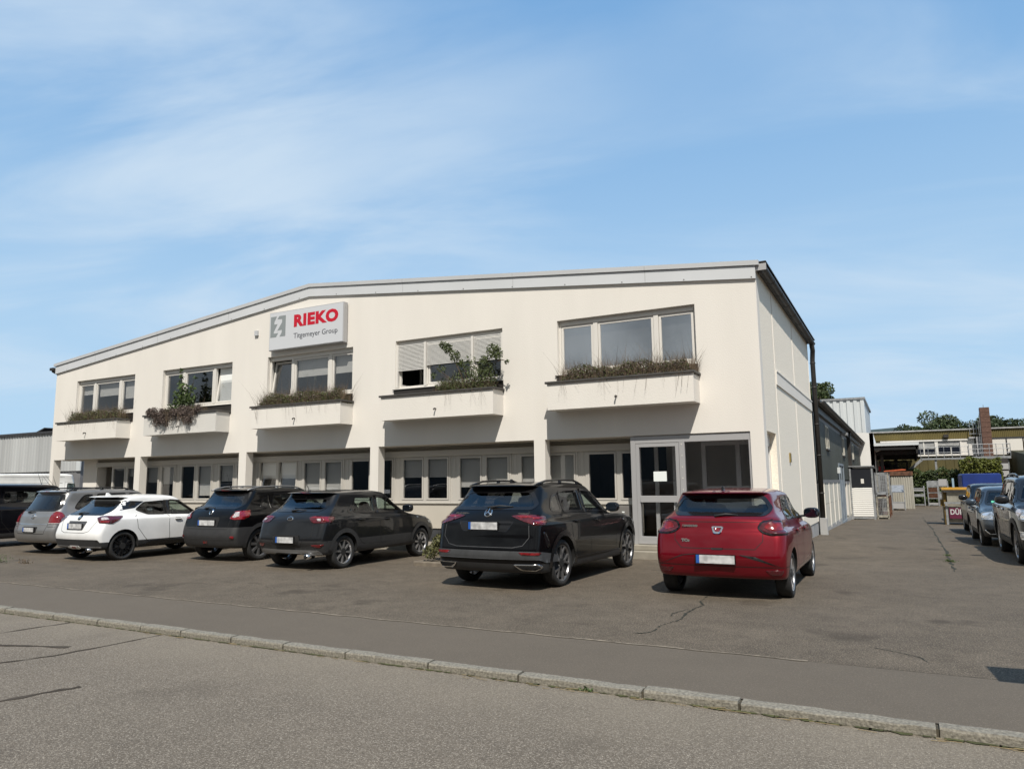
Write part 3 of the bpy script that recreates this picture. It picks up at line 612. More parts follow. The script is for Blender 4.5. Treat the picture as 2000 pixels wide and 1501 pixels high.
q = MB(); q.box(-1.3, .25, 55.0, 56.4, -.3, 2.13); q.build('container', M['darkmetal'], label='dark steel container behind the rusty roofed one', cat='container')
# olive industrial building
ol = thing('olive_factory', (6, 67, 0), label='olive green clad factory with white window band at the end of the drive', cat='building')
q = MB(); q.box(-1.9, 40, 67.05, 95, -.5, 5.35); under(ol, q, 'wall', M['olived'])
q = MB(); corrug(q, -1.9, 40, 67.0, 4.75, 5.42, .12, .03); under(ol, q, 'upper_cladding', M['olive'])
q = MB(); corrug(q, -1.9, 9, 67.0, -.5, 3.42, .6, .03); under(ol, q, 'lower_cladding', M['olived'])
q = MB(); q.box(-2.0, 40, 66.85, 95, 5.42, 5.52); under(ol, q, 'roof_edge', M['concrete2'])
q = MB(); q.box(-1.3, 5.25, 66.8, 67.0, 4.60, 4.72); q.box(1.25, 5.25, 66.85, 67.0, 3.42, 3.56); q.box(2.55, 2.78, 66.85, 67, 3.56, 4.6); q.box(1.75, 1.83, 66.88, 67, 3.56, 4.6); q.box(3.62, 3.70, 66.88, 67, 3.56, 4.1); q.box(4.28, 4.38, 66.85, 67, 3.56, 4.6)
q.box(4.38, 5.25, 66.9, 67, 3.56, 4.6); under(ol, q, 'window_band', M['upvc'])
for a, c, zt in ((1.25, 1.75, 4.0), (1.83, 2.55, 4.0), (2.78, 4.28, 4.22)):
    q = MB(); q.box(a, c, 66.93, 66.96, zt, 4.6); under(ol, q, 'shutter', M['concrete2'])
    q = MB(); q.box(a, c, 66.95, 66.98, 3.56, zt); under(ol, q, 'pane', mat('dark_glass', (.012, .014, .022), .1))
q = MB(); q.box(5.35, 5.72, 66.4, 66.98, 3.4, 4.82); q.box(4.9, 5.3, 66.6, 66.95, 4.72, 4.84); under(ol, q, 'duct', M['alu'])
q = MB(); q.box(6.42, 7.3, 66.93, 66.98, 3.42, 4.66); q.box(7.38, 8.36, 66.93, 66.98, 3.5, 4.66); q.box(8.45, 9.5, 66.93, 66.98, 3.5, 4.66); under(ol, q, 'roller_shutter', M['upvc'])
q = MB(); q.box(7.3, 7.38, 66.9, 66.98, 3.4, 4.7); q.box(6.3, 9.6, 66.88, 66.98, 4.66, 4.75); under(ol, q, 'shutter_frame', M['plinth'])
q = MB()
for k in range(10):
    z = 3.2+k*.385; q.box(5.72, 6.34, 65.9, 66.6, z, z+.365)
q.box(5.74, 6.32, 65.92, 66.58, 3.2, 7.03); ch = under(ol, q, 'chimney', mat('brown_brick', (.115, .062, .045), .9, var=.25, vs=8))
q = MB(); q.tube([(6.0, 66.2, 7.03), (6.0, 66.2, 7.25)], .02, 6); q.tube([(5.66, 66.0, 3.3), (5.66, 66.0, 6.6)], .02, 6); q.tube([(5.55, 66.0, 3.3), (5.55, 66.0, 6.0)], .015, 6)
for k in range(5): q.box(5.5, 5.7, 65.99, 66.01, 4+k*.5, 4.02+k*.5)
under(ol, q, 'ladder', M['galv'], parent=ch)
q = MB()
for x in (5.0, 5.25, 5.45): q.tube([(x, 66.7, 4.7), (x, 66.7, 6.0)], .02, 6)
q.box(4.95, 5.5, 66.5, 66.72, 5.05, 5.1); under(ol, q, 'roof_ladder', M['galv'])
q = MB(); q.box(3.2, 3.55, 66.6, 66.95, 4.86, 5.1); q.tube([(3.55, 66.6, 5.14), (3.55, 66.6, 5.2)], .05, 6); under(ol, q, 'floodlight', M['darkmetal'])
q = MB(); q.prism([(59.5, -.3), (67, -.3), (67, 3.72), (59.5, 3.2)], 7.5, 12, 'x'); under(ol, q, 'side_wing', mat('dark_olive_wing', (.05, .048, .022), .7, var=.2, vs=.8))
# steel walkway and stair
wk = thing('steel_walkway', (4, 64, 0), label='grey steel stair and raised walkway along the olive factory', cat='walkway')
q = MB(); q.box(1.45, 4.6, 64, 64.9, 3.06, 3.2); q.box(4.6, 7.2, 63.9, 65.6, 3.06, 3.24); q.bar((1.5, 64.05, 3.1), (-.9, 64.05, 1.0), .1, .2); q.bar((1.5, 64.85, 3.1), (-.9, 64.85, 1.0), .1, .2)
for k in range(12): q.box(1.3-k*.2, 1.55-k*.2, 64.1, 64.8, 2.95-k*.175, 2.98-k*.175)
under(wk, q, 'deck', M['galv'])
q = MB()
for x in (2.42, 7.0, 4.7): q.box(x-.07, x+.07, 64.1, 64.25, -.2, 3.06)
under(wk, q, 'post', M['galv'])
q = MB()
for z in (3.6, 4.02): q.tube([(1.45, 64.02, z), (4.6, 64.02, z)], .02, 6)
for z in (3.5, 3.8, 4.14): q.tube([(4.6, 63.92, z), (7.2, 63.92, z)], .022, 6); q.tube([(7.2, 63.92, z), (7.2, 65.5, z)], .022, 6)
for i in range(7): q.tube([(1.45+i*.52, 64.02, 3.2), (1.45+i*.52, 64.02, 4.02)], .02, 6)
for i in range(7): q.tube([(4.62+i*.43, 63.92, 3.2), (4.62+i*.43, 63.92, 4.14)], .022, 6)
for z in (1.9, 1.4): q.tube([(1.45, 64.02, z+2.1), (-.6, 64.02, z+.3)], .012, 6)
under(wk, q, 'railing', M['galv'])
for z, s in ((2.42, 0), (1.92, 1)):
    a = thing('air_conditioner', (6.25, 60.2, z), label=('upper' if not s else 'lower')+' white air conditioning unit behind the bright hedge', cat='air conditioner')
    q = MB(); q.box(5.95, 6.55, 60, 60.4, z-.2, z+.2); under(a, q, 'housing', mat('ac_white', (.38, .38, .38), .5), bevel=.01)
    q = MB(); q.tube([(6.1, 59.99, z), (6.1, 59.97, z)], .15, 16); under(a, q, 'fan_grille', M['plinth'])
q = MB(); q.box(5.9, 6.6, 60.42, 60.5, -.2, 3.0); q.box(5.92, 6.6, 60, 60.42, 2.12, 2.18); q.box(5.92, 6.6, 60, 60.42, 1.62, 1.68); q.build('mounting_rack', M['darkmetal'], label='dark steel frame holding the two air conditioning units', cat='frame')
# left neighbour hall
lh = thing('corrugated_hall', (-75, 40, 0), label='grey corrugated metal hall far left behind the white van', cat='building')
q = MB(); corrug(q, -110, -59.8, 36.2, 3.05, 6.32, .42, .05); under(lh, q, 'cladding', mat('grey_corrugated', (.40, .41, .41), .5, var=.22, vs=.5, stretch=(1, 1, .05)))
q = MB(); q.box(-110, -59.9, 36.26, 60, -.2, 6.3); under(lh, q, 'wall', M['greyband'])
q = MB(); q.box(-110, -59.6, 36.0, 60, 6.32, 6.52); under(lh, q, 'roof_edge', M['plinth'])
q = MB(); q.box(-60.3, -59.75, 36.10, 36.2, 3.05, 6.3); under(lh, q, 'corner_trim', M['whiteclad'])
q = MB(); q.prism([(-68.6, 6.52), (-66.9, 7.0), (-66.8, 6.93), (-68.1, 6.52)], 37, 38.5); under(lh, q, 'skylight', M['plinth'])
an = thing('annex', (-57, 42, 0), label='grey annex building seen between the leftmost pillars', cat='building')
q = MB(); q.box(-62, -40, 42, 50, 4.1, 6.0); under(an, q, 'wall', mat('pale_grey_wall', (.42, .42, .44), .8))
q = MB(); q.box(-62, -40, 43, 50, -.2, 4.1); under(an, q, 'dark_bay', M['black'])
q = MB(); q.box(-62, -40, 41.8, 42.1, 3.95, 4.1); under(an, q, 'beam', M['alu2'])
# ---------------------------------------------------------------- yard equipment
sh = thing('shelter_box', (-1.8, 42.8, -.45), label='metal storage box with black upper panel and white slatted lower panel', cat='storage box')
q = MB(); q.box(-2.33, -1.31, 42.0, 42.06, 1.2, 2.2); q.box(-1.32, -1.28, 42.06, 43.2, .9, 2.2); under(sh, q, 'black_panel', mat('black_sheet', (.016, .017, .022), .35))
q = MB()
for i in range(14): q.prism([(41.98, -.28+i*.105), (41.965, -.22+i*.105), (41.98, -.18+i*.105), (42.03, -.18+i*.105), (42.03, -.28+i*.105)], -2.33, -1.36, 'x')
under(sh, q, 'slatted_panel', M['shutter'])
q = MB()
for x in (-2.36, -1.33):
    for y in (42.0, 43.2): q.box(x-.03, x+.05, y-.03, y+.05, -.47, 2.22)
q.box(-2.36, -1.28, 41.98, 42.04, -.38, -.3); q.box(-1.33, -1.28, 42, 43.2, -.38, -.3); q.prism([(42.0-.1, 2.28), (43.3, 2.20), (43.3, 2.25), (41.9, 2.33)], -2.4, -1.2, 'x'); under(sh, q, 'frame', M['galv'])
q = MB(); q.box(-1.86, -1.72, 41.97, 41.985, 1.42, 1.66); under(sh, q, 'notice', M['upvc'])
def cage(x0, x1, y0, y1, za, zb, m, label, seed, mesh=True):
    t_ = thing('mesh_cage', ((x0+x1)/2, (y0+y1)/2, za), label=label, cat='pallet cage', group='stacked pallet cages beside the storage box')
    q = MB(); w = .06
    for x in (x0, x1):
        for y in (y0, y1): q.box(x-w/2, x+w/2, y-w/2, y+w/2, za, zb)
    for z in (za+.12, zb-.05):
        for y in (y0, y1): q.box(x0, x1, y-w/2, y+w/2, z-.04, z+.04)
        for x in (x0, x1): q.box(x-w/2, x+w/2, y0, y1, z-.04, z+.04)
    q.box(x0, x1, y0, y1, za+.16, za+.19); under(t_, q, 'frame', m)
    if mesh:
        q = MB(); n = int((x1-x0)/.08); k = int((zb-za)/.08)
        for i in range(1, n): q.box(x0+i*.08-.006, x0+i*.08+.006, y0-.006, y0+.006, za+.2, zb-.1)
        for i in range(3, k): q.box(x0, x1, y0-.008, y0+.004, za+i*.08-.006, za+i*.08+.006)
        n = int((y1-y0)/.1)
        for i in range(1, n): q.box(x1-.006, x1+.006, y0+i*.1-.008, y0+i*.1+.008, za+.2, zb-.1)
        under(t_, q, 'wire_mesh', M['galv'])
    return t_
cage(-1.22, -.72, 43.3, 44.3, -.45, .72, mat('worn_cream_steel', (.30, .28, .23), .7, var=.4, vs=8), 'lower mesh pallet cage standing right of the storage box', 1)
cage(-1.22, -.72, 43.3, 44.3, .74, 1.98, M['galv'], 'upper mesh pallet cage stacked right of the storage box', 2)
cage(-1.20, -.66, 44.9, 45.9, -.42, .70, M['rust'], 'rusty lower pallet cage in the second stack', 3)
cage(-1.20, -.66, 44.9, 45.9, .72, 1.98, mat('worn_cream_steel2', (.30, .28, .23), .7, var=.4, vs=8), 'cream upper pallet cage in the second stack', 4)
cage(-1.15, -.62, 46.8, 47.8, -.4, .72, M['rust'], 'rusty lower pallet cage in the third stack', 5)
cage(-1.15, -.62, 46.8, 47.8, .74, 1.92, M['galv'], 'grey upper pallet cage in the third stack', 6)
ct = thing('site_container', (0, 54.5, -.28), label='grey corrugated site container with a rusty roof edge', cat='container')
q = MB(); corrug(q, -.62, .58, 54.0, -.28, 1.82, .13, .035); q.box(-.62, .66, 54.04, 56, -.28, 1.82); q.box(.58, .66, 53.95, 54.04, -.28, 1.9); under(ct, q, 'wall', mat('grey_container', (.33, .315, .27), .7, var=.15, vs=1.4, stretch=(1, 1, .2)))
q = MB(); q.prism([(53.9, 1.86), (56.1, 1.95), (56.1, 2.15), (53.9, 2.13)], -.66, .68, 'x'); under(ct, q, 'roof', M['rust'])
tb = thing('metal_stillage', (-.2, 52.6, -.3), label='grey open steel stillage standing before the site container', cat='stillage')
q = MB()
for x in (-.60, .10):
    for y in (52.0, 52.9): q.box(x-.03, x+.03, y-.03, y+.03, -.3, 1.25)
q.prism([(52.0, .83), (52.9, 1.25), (52.9, 1.22), (52.0, .80)], -.6, .1, 'x'); q.box(-.6, .1, 52, 52.03, .15, .22); q.box(-.6, .1, 52.0, 52.9, .78, .82); under(tb, q, 'frame', M['galv'])
q = MB(); q.box(-.58, .08, 52.01, 52.88, -.2, .15); under(tb, q, 'bin', M['alu'])
def rack(x0, x1, y0, zt, lv, name, label, fill):
    t_ = thing(name, ((x0+x1)/2, y0+.4, -.2), label=label, cat='stillage', group='steel stillages before the hedge')
    q = MB()
    for x in (x0, x1):
        for y in (y0, y0+.8): q.box(x-.03, x+.03, y-.03, y+.03, -.2, zt)
    for z in lv: q.box(x0, x1, y0, y0+.8, z, z+.06)
    under(t_, q, 'frame', M['galv'])
    for i, (a, c, mm) in enumerate(fill):
        q = MB(); q.box(x0+.03, x1-.03, y0-.01, y0+.75, a, c)
        if mm is M['rust']:
            for s in range(4): q.box(x0+.03, x1-.03, y0-.03, y0-.012, a+.04+s*(c-a)/4, a+.04+s*(c-a)/4+.04)
        under(t_, q, 'bin', mm)
    return t_
rack(.62, 1.33, 57.6, 1.15, (-.16, .42, .78, .95), 'steel_stillage', 'low grey stillage loaded with metal scrap, leftmost before the hedge', [(.48, .60, M['galv']), (.84, .92, M['alu'])])
rack(1.55, 2.15, 57.6, 1.45, (-.16, .28, .66, 1.05), 'steel_stillage', 'stillage stack with two rusty brown bins before the hedge', [(.34, .62, M['rust']), (.72, 1.0, M['rust']), (1.1, 1.5, M['galv']), (-.1, .0, M['alu'])])
rack(2.2, 2.75, 57.6, 1.5, (-.16, .28, .66, 1.1), 'steel_stillage', 'grey stillage stack partly hidden behind the skip', [(1.16, 1.6, M['alu']), (.34, .62, M['galv']), (-.1, .25, M['galv'])])
q = MB(); q.tube([(3.05, 57, -.2), (3.05, 57, 1.6)], .05, 8); q.box(2.98, 3.1, 56.93, 57.05, .9, 1.65); q.build('post', mat('pale_blue', (.25, .36, .44), .5), label='pale blue post standing between the skip and the hedge', cat='post')
# skip with a purple sign
sk = thing('skip_container', (2.3, 36.5, -.3), label='worn cream skip with yellow top rim and purple sign', cat='skip')
x0, x1 = 1.52, 3.4; q = MB()
q.prism([(35.6, -.18), (36.9, -.18), (37.2, 1.05), (35.3, 1.05)], x0+.1, x1, 'x'); under(sk, q, 'hopper', mat('worn_cream_paint', (.33, .315, .265), .7, var=.3, vs=5))
q = MB(); q.box(x0-.08, x1, 35.15, 35.3, 1.16, 1.24); q.box(x0-.08, x0+.02, 35.3, 37.3, 1.16, 1.24); q.box(x0-.08, x1, 37.2, 37.3, 1.16, 1.24); under(sk, q, 'rim', mat('yellow_paint', (.50, .27, .03), .6, var=.2, vs=5))
q = MB(); q.prism([(35.2, 1.16), (37.2, 1.16), (37.2, 1.05), (35.25, 1.05)], x0, x1, 'x'); q.box(x0-.02, x1, 35.26, 35.3, .58, .66)
for x in (x0+.06, x0+.9): q.box(x-.04, x+.04, 35.42, 35.5, -.3, .6)
under(sk, q, 'frame', M['galv'])
q = MB(); q.box(x0-.02, x0+.08, 35.45, 36.9, -.28, 1.1); q.box(x0-.14, x0+.0, 35.6, 35.8, .5, .75); under(sk, q, 'side_frame', mat('ochre_paint', (.16, .10, .018), .6, var=.3, vs=5))
q = MB(); q.box(x0+.14, x0+.86, 35.38, 35.41, -.02, .42); sgp = under(sk, q, 'sign_plate', mat('purple_sign', (.10, .008, .035), .5))
text_obj(sk, 'DÜRR', .3, x0+.18-2.3, 35.375-36.5, .14+.3, mat('sign_white', (.5, .5, .5), .6), 'sign_letters', bold=.008, width=.62, height=.27, parent=sgp)
# covered trailer
tl = thing('covered_trailer', (3.3, 40.6, -.38), label='box trailer under a bright blue tarpaulin cover', cat='trailer')
q = MB(); q.prism([(2.50, .2), (4.05, .2), (4.05, 1.78), (3.98, 1.84), (2.57, 1.84), (2.50, 1.78)], 39.9, 42.6); under(tl, q, 'tarpaulin', mat('blue_tarpaulin', (.006, .028, .17), .5, var=.2, vs=2.2, bump=.5, bs=3), bevel=.03)
q = MB(); q.box(2.5, 4.05, 39.92, 42.6, -.05, .2); q.bar((3.27, 39.9, 0), (3.27, 38.9, 0), .1); under(tl, q, 'chassis', M['galv'])
for x in (2.45, 4.0):
    q = MB(); q.tube([(x, 41.3, -.1), (x+.14, 41.3, -.1)], .28, 18); under(tl, q, 'wheel', M['black'])
# unseen board added off the right edge to cast a shadow into view
pb2 = thing('shadow_board', (.95, 6.3, 0), label='unseen board on a post added at right to cast a shadow', cat='shadow caster')
q = MB(); q.prism([(1.02, 1.2), (2.2, 1.2), (2.2, 1.95), (1.22, 1.85)], 6.26, 6.30); under(pb2, q, 'board', M['galv'])
q = MB(); q.tube([(1.8, 6.33, 0), (1.8, 6.33, 1.9)], .03, 8); under(pb2, q, 'post', M['galv'])
# ---------------------------------------------------------------- unseen dark block behind the viewer, far hills
q = MB(); n = 60; vs = []
for i in range(n+1):
    a = 2*pi*i/n; r0, r1 = 430, 560; h = 34+14*sin(a*3+1)+9*sin(a*7)+5*sin(a*13)
    if sin(a) > 0: h = 32+3*sin(a*9)+2*sin(a*17)
    vs += [(r0*cos(a), r0*sin(a), -3), (r1*cos(a), r1*sin(a), h), (590*cos(a), 590*sin(a), -3)]
q.add(vs, [(3*i, 3*i+1, 3*i+4, 3*i+3) for i in range(n)]+[(3*i+1, 3*i+2, 3*i+5, 3*i+4) for i in range(n)])
q.build('hills', mat('wooded_hills', (.040, .058, .050), .9, var=.4, vs=.05), smooth=True, kind='structure')
ob = thing('dark_reflection_block', (-12, -28, 0), label='unseen dark block added across the street to darken reflections', cat='building')  # added tall and dark to darken window and car reflections
q = MB(); q.box(-90, 45, -36, -26, -.2, 8.2); under(ob, q, 'wall', mat('reflection_block_wall', (.075, .072, .065), .8, var=.2, vs=.3))
q = MB(); q.box(-90.3, 45.3, -36.3, -25.7, 8.2, 8.5); under(ob, q, 'roof_edge', M['plinth'])
# ---------------------------------------------------------------- vegetation
def leaves(mb, pts, size, rnd, mi=0, droop=0.0, var=.5):
    for p in pts:
        s = size*rnd.uniform(1-var, 1+var); n = Vector((rnd.gauss(0, 1), rnd.gauss(0, 1), rnd.gauss(0.5, .8))).normalized()
        u = n.orthogonal().normalized(); u = Matrix.Rotation(rnd.uniform(0, 6.28), 3, n) @ u; w = n.cross(u)
        p = Vector(p); mb.add([p-u*s*.5, p-w*s*.28+n*s*.06, p+u*s*.5-Vector((0, 0, droop*s)), p+w*s*.28+n*s*.06], [(0, 1, 2, 3)], mi)
def blob_pts(c, r, n, rnd, shell=.55):
    out = []
    while len(out) < n:
        v = Vector((rnd.gauss(0, 1), rnd.gauss(0, 1), rnd.gauss(0, 1))).normalized()*(shell+(1-shell)*rnd.random()**.5)
        out.append((c[0]+v.x*r[0], c[1]+v.y*r[1], c[2]+v.z*r[2]))
    return out
def tree(x, y, z, h, w, label, seed, nb=16, ls=.30, per=430, m='leaf', group='trees beyond the factory roof', core=True):
    r = random.Random(seed); t_ = thing('tree', (x, y, z), label=label, cat='tree', group=group)
    q = MB(); q.tube([(x, y, z), (x+.1, y, z+h*.35), (x-.05, y+.1, z+h*.75)], [h*.035, h*.025, h*.01], 8)
    bl = []
    for i in range(nb):
        a = r.uniform(0, 6.28); k = r.random(); rr_ = w*.5*(1-.55*k)*r.uniform(.2, 1); cz = z+h*(.40+.50*k); c = (x+rr_*cos(a), y+rr_*sin(a), cz); s = w*r.uniform(.13, .24)
        bl.append((c, (s, s, s*.8))); q.tube([(x, y, z+h*(.25+.4*k)), c], [h*.012, h*.004], 5)
    under(t_, q, 'trunk', M['bark'])
    q = MB()
    for c, s in bl: leaves(q, blob_pts(c, s, per, r), ls, r)
    under(t_, q, 'crown', M[m])
    return t_
tree(5.2, 112, -1, 12.0, 7.2, 'tall pale green tree left of the brick chimney', 21, nb=26)
tree(1.6, 108, -1, 10.1, 5.4, 'small dark tree far left beyond the factory roof', 22, m='leaf3', nb=26)
tree(3.2, 109, -1, 10.2, 5.4, 'low dark tree beside the tall pale one', 29, m='leaf3', nb=26)
tree(-.9, 112, -1, 9.4, 5.4, 'faint low tree beside the white hall', 30, m='leaf3', nb=22)
tree(8.9, 122, -1, 10.6, 8.0, 'low dark tree between the pale tree and the chimney', 23, m='leaf3', nb=28)
tree(11.4, 112, -1, 11.0, 6.4, 'dark tree immediately right of the brick chimney', 24, m='leaf3', nb=30)
tree(13.7, 110, -1, 10.9, 6.0, 'dark rounded tree further right of the chimney', 25, m='leaf3', nb=28)
tree(17, 118, -1, 10.4, 7.0, 'dark tree at the right edge beyond the factory', 26, m='leaf3', nb=26)
tree(-8.9, 99, -1, 16.6, 5.4, 'dark broadleaf tree top showing over the white hall', 27, nb=24, per=430, m='leaf', group='trees beyond the white hall')
tree(-7.4, 100, -1, 14.2, 3.6, 'lower dark tree beside the tree top over the white hall', 28, nb=14, m='leaf', group='trees beyond the white hall')
def hedge(name, x0, x1, y0, y1, z0_, z1_, n, label, seed, m, top=0.12, ls=.16):
    r = random.Random(seed); t_ = thing(name, ((x0+x1)/2, (y0+y1)/2, z0_), label=label, cat='hedge')
    q = MB(); q.box(x0+.15, x1-.15, y0+.15, y1-.15, z0_, z1_-.2); under(t_, q, 'inner_branches', M['leaf3'])
    q = MB(); P = []
    for i in range(n):
        k = r.random(); x = r.uniform(x0, x1); zt = z1_+top*sin(x*3.1+seed)+top*.6*sin(x*7.7)
        if k < .62: P.append((x, y0+r.gauss(0, .09)+.08*sin(x*5)*1, r.uniform(z0_, zt)))
        elif k < .88: P.append((x, r.uniform(y0, y1), zt+r.gauss(0, .06)))
        else: P.append((x0 if r.random() < .5 else x1, r.uniform(y0, y1), r.uniform(z0_, zt)))
    leaves(q, P, ls, r); under(t_, q, 'foliage', m); return t_
hedge('hedge', .3, 3.9, 60, 61.2, -.2, 2.15, 5200, 'dark green hedge behind the steel stillages', 31, M['leaf'])
hedge('hedge', 3.65, 6.0, 58.6, 60, -.2, 2.86, 5200, 'bright yellow green clipped hedge above the blue trailer', 32, M['leaf2'], top=.1)
# plants in the planter boxes
def tuft(mb, x, y, z, h, r, lean=.5, mi=0, w=.006):
    a = r.uniform(0, 6.28); l = r.uniform(0, lean)*h; dx, dy = cos(a)*l, sin(a)*l; px, py = -sin(a)*w, cos(a)*w
    k = .55; p0 = (x, y, z); p1 = (x+dx*.4, y+dy*.4, z+h*k); p2 = (x+dx, y+dy, z+h)
    mb.add([(p0[0]-w, p0[1], z), (p0[0]+w, p0[1], z), (p1[0]+w*.8, p1[1]+.001, p1[2]), (p1[0]-w*.8, p1[1], p1[2]), p2], [(0, 1, 2, 3), (3, 2, 4)], mi)
M['dry'] = mat('dry_stems', (.115, .082, .052), .9, var=.5, vs=6)
M['herb'] = mat('herb_leaf', (.068, .084, .020), .7, var=.5, vs=5)
M['herb2'] = mat('mauve_heather', (.105, .078, .066), .8, var=.5, vs=8)
M['shrubm'] = mat('shrub_leaf', (.050, .080, .018), .6, var=.5, vs=6)
def planting(i, x0, x1, label, seed, hh=.46, mauve=0.35, density=1.0, zb=3.82):
    r = random.Random(seed); t_ = thing('planter_plants', ((x0+x1)/2, FY-.25, zb), label=label, cat='plants', group='dry plants in the balcony planters')
    q = MB(); L_ = x1-x0
    P = []
    for k in range(int(13000*density*L_/3)):
        x = r.uniform(x0, x1); e = min(1, (x-x0)/.25, (x1-x)/.25); y = FY-.47+r.uniform(0, .42)
        P.append((x, y-(.05 if r.random() < .2 else 0), zb+r.uniform(0, hh)*max(.25, e)*(.82+.12*sin(x*5+seed)+.06*sin(x*13))))
    A = [p for p in P if r.random() > mauve]; _s = set(A); B_ = [p for p in P if p not in _s]
    leaves(q, A, .038, r, 0); leaves(q, B_, .034, r, 1)
    under(t_, q, 'foliage', [M['herb'], M['herb2']])
    q = MB()
    for k in range(int(1500*density*L_/3)):
        x = r.uniform(x0-.02, x1+.02); tuft(q, x, FY-.47+r.uniform(0, .4), zb, hh*r.uniform(.6, 1.35)*(1 if r.random() > .06 else 1.6), r, .7, 0, .0028)
    for k in range(int(7*L_)):
        x = r.uniform(x0, x1); y = FY-.56; d_ = r.uniform(.08, .38); q.tube([(x, y+.1, zb+.1), (x+r.uniform(-.05, .05), y-.03, zb+.06), (x+r.uniform(-.1, .1), y-.04, zb-d_)], .002, 4, cap=False)
    under(t_, q, 'stems', M['dry']); return t_
planting(0, -25.7, -22.8, 'dry brown and green plants filling the far left balcony planter', 41)
planting(2, -16.4, -13.15, 'dark green and brown plants under the window with the company sign', 43)
planting(4, -6.75, -3.66, 'dry grassy heather in the rightmost planter, above the entrance', 45, mauve=.55)
planting(3, -10.2, -8.6, 'low mixed weeds at the right end of the shuttered window planter', 44, hh=.34, mauve=.3, density=.9)
planting(1, -20.7, -18.9, 'low green weeds behind the trailing heather', 42, hh=.3, density=.7)
# trailing heather with its maple sapling
th = thing('trailing_plant', (-20, FY-.5, 3.9), label='mauve grey heather hanging over the front of the second planter', cat='plant')
r = random.Random(50); q = MB(); P = []
for k in range(60):
    x = r.uniform(-21.1, -18.75); edge = min(1, (x+21.2)/.5, (-18.7-x)/.4); dz = (-.42 if -20.8 < x < -20.2 or -19.5 < x < -18.9 else -.25)*r.random()*edge
    P += blob_pts((x, FY-.60+r.uniform(-.06, .14), 3.95+dz+.06), (.15, .12, .13), 150, r, .2)
leaves(q, P, .042, r); under(th, q, 'foliage', M['herb2'])
q = MB()
for k in range(60):
    x = r.uniform(-21.0, -18.8); q.tube([(x, FY-.4, 3.85), (x+r.uniform(-.1, .1), FY-.62, 3.95), (x+r.uniform(-.1, .1), FY-.64, 3.6+r.uniform(-.1, .15))], .004, 4)
under(th, q, 'stems', M['dry'])
def sapling(name, x, y, z, branches, blobs, label, seed, m, ls=.085, cat='shrub', n=60):
    t_ = thing(name, (x, y, z), label=label, cat=cat); r = random.Random(seed)
    q = MB()
    for br in branches: q.tube(br, [.012]*(len(br)-1)+[.004], 5)
    under(t_, q, 'branches', M['bark'])
    q = MB()
    for c, s, k in blobs: leaves(q, blob_pts(c, (s, s, s*1.05), int(n*k), r, .15), ls, r, droop=.3)
    under(t_, q, 'leaves', m); return t_
yp = FY-.3
sapling('sapling', -19.9, yp, 3.85, [[(-19.9, yp, 3.85), (-19.85, yp, 4.6), (-19.95, yp-.05, 5.32)], [(-19.9, yp, 4.0), (-19.5, yp, 4.5), (-19.35, yp, 4.95)], [(-19.9, yp, 3.95), (-20.3, yp, 4.2)]],
        [((-19.85, yp, 4.15), .34, 3), ((-19.65, yp, 4.3), .26, 2), ((-19.95, yp, 4.5), .27, 2.2), ((-19.75, yp, 4.65), .2, 1.2), ((-19.95, yp, 4.85), .12, .6), ((-19.95, yp, 5.1), .09, .35), ((-19.97, yp, 5.3), .06, .2), ((-19.45, yp, 4.4), .18, .8), ((-19.42, yp, 4.72), .09, .3), ((-19.3, yp, 5.0), .06, .12), ((-20.35, yp, 4.15), .14, .6), ((-20.65, yp, 4.0), .12, .5), ((-20.1, yp, 4.05), .2, 1)],
        'leafy green maple sapling growing in front of the second window', 51, M['shrubm'], ls=.10)
sapling('rose_bush', -9.3, yp, 3.85, [[(-9.3, yp, 3.85), (-9.5, yp-.05, 4.4), (-9.75, yp-.1, 4.9), (-9.95, yp-.1, 5.1)], [(-9.3, yp, 3.85), (-9.35, yp, 4.4), (-9.6, yp, 4.75)], [(-9.3, yp, 3.85), (-8.9, yp, 4.3), (-8.5, yp-.1, 4.75), (-8.3, yp-.12, 4.9)], [(-9.3, yp, 3.85), (-9.9, yp, 4.3), (-10.2, yp-.1, 4.55)], [(-9.2, yp, 3.85), (-9.0, yp, 4.5)], [(-8.9, yp, 3.85), (-8.7, yp, 4.5), (-8.25, yp-.1, 4.55), (-8.1, yp-.12, 4.5)], [(-9.6, yp, 4.1), (-10.1, yp, 4.35)], [(-9.1, yp, 4.0), (-9.25, yp, 4.7)], [(-8.85, yp, 3.9), (-8.6, yp-.05, 4.35)]],
        [((-9.95, yp-.1, 5.08), .11, .7), ((-9.8, yp-.1, 4.98), .13, .9), ((-9.6, yp-.1, 4.78), .15, .9), ((-9.5, yp, 4.6), .11, .5), ((-8.5, yp-.1, 4.8), .18, 1.3), ((-8.38, yp-.1, 4.72), .15, .9), ((-8.75, yp-.1, 4.6), .12, .6), ((-8.12, yp-.12, 4.5), .06, .15), ((-10.05, yp, 4.5), .12, .25), ((-10.3, yp, 4.35), .08, .12), ((-9.2, yp, 4.5), .28, .8), ((-9.0, yp, 4.2), .32, 2.0), ((-9.5, yp, 4.08), .34, 2.0), ((-8.75, yp, 4.15), .28, 2.0), ((-9.95, yp, 4.0), .26, 1.4), ((-8.7, yp, 4.45), .2, .8)],
        'straggly rose bush growing over the half shuttered window', 52, mat('rose_leaf', (.065, .085, .025), .65, var=.5, vs=8), ls=.05, n=260)
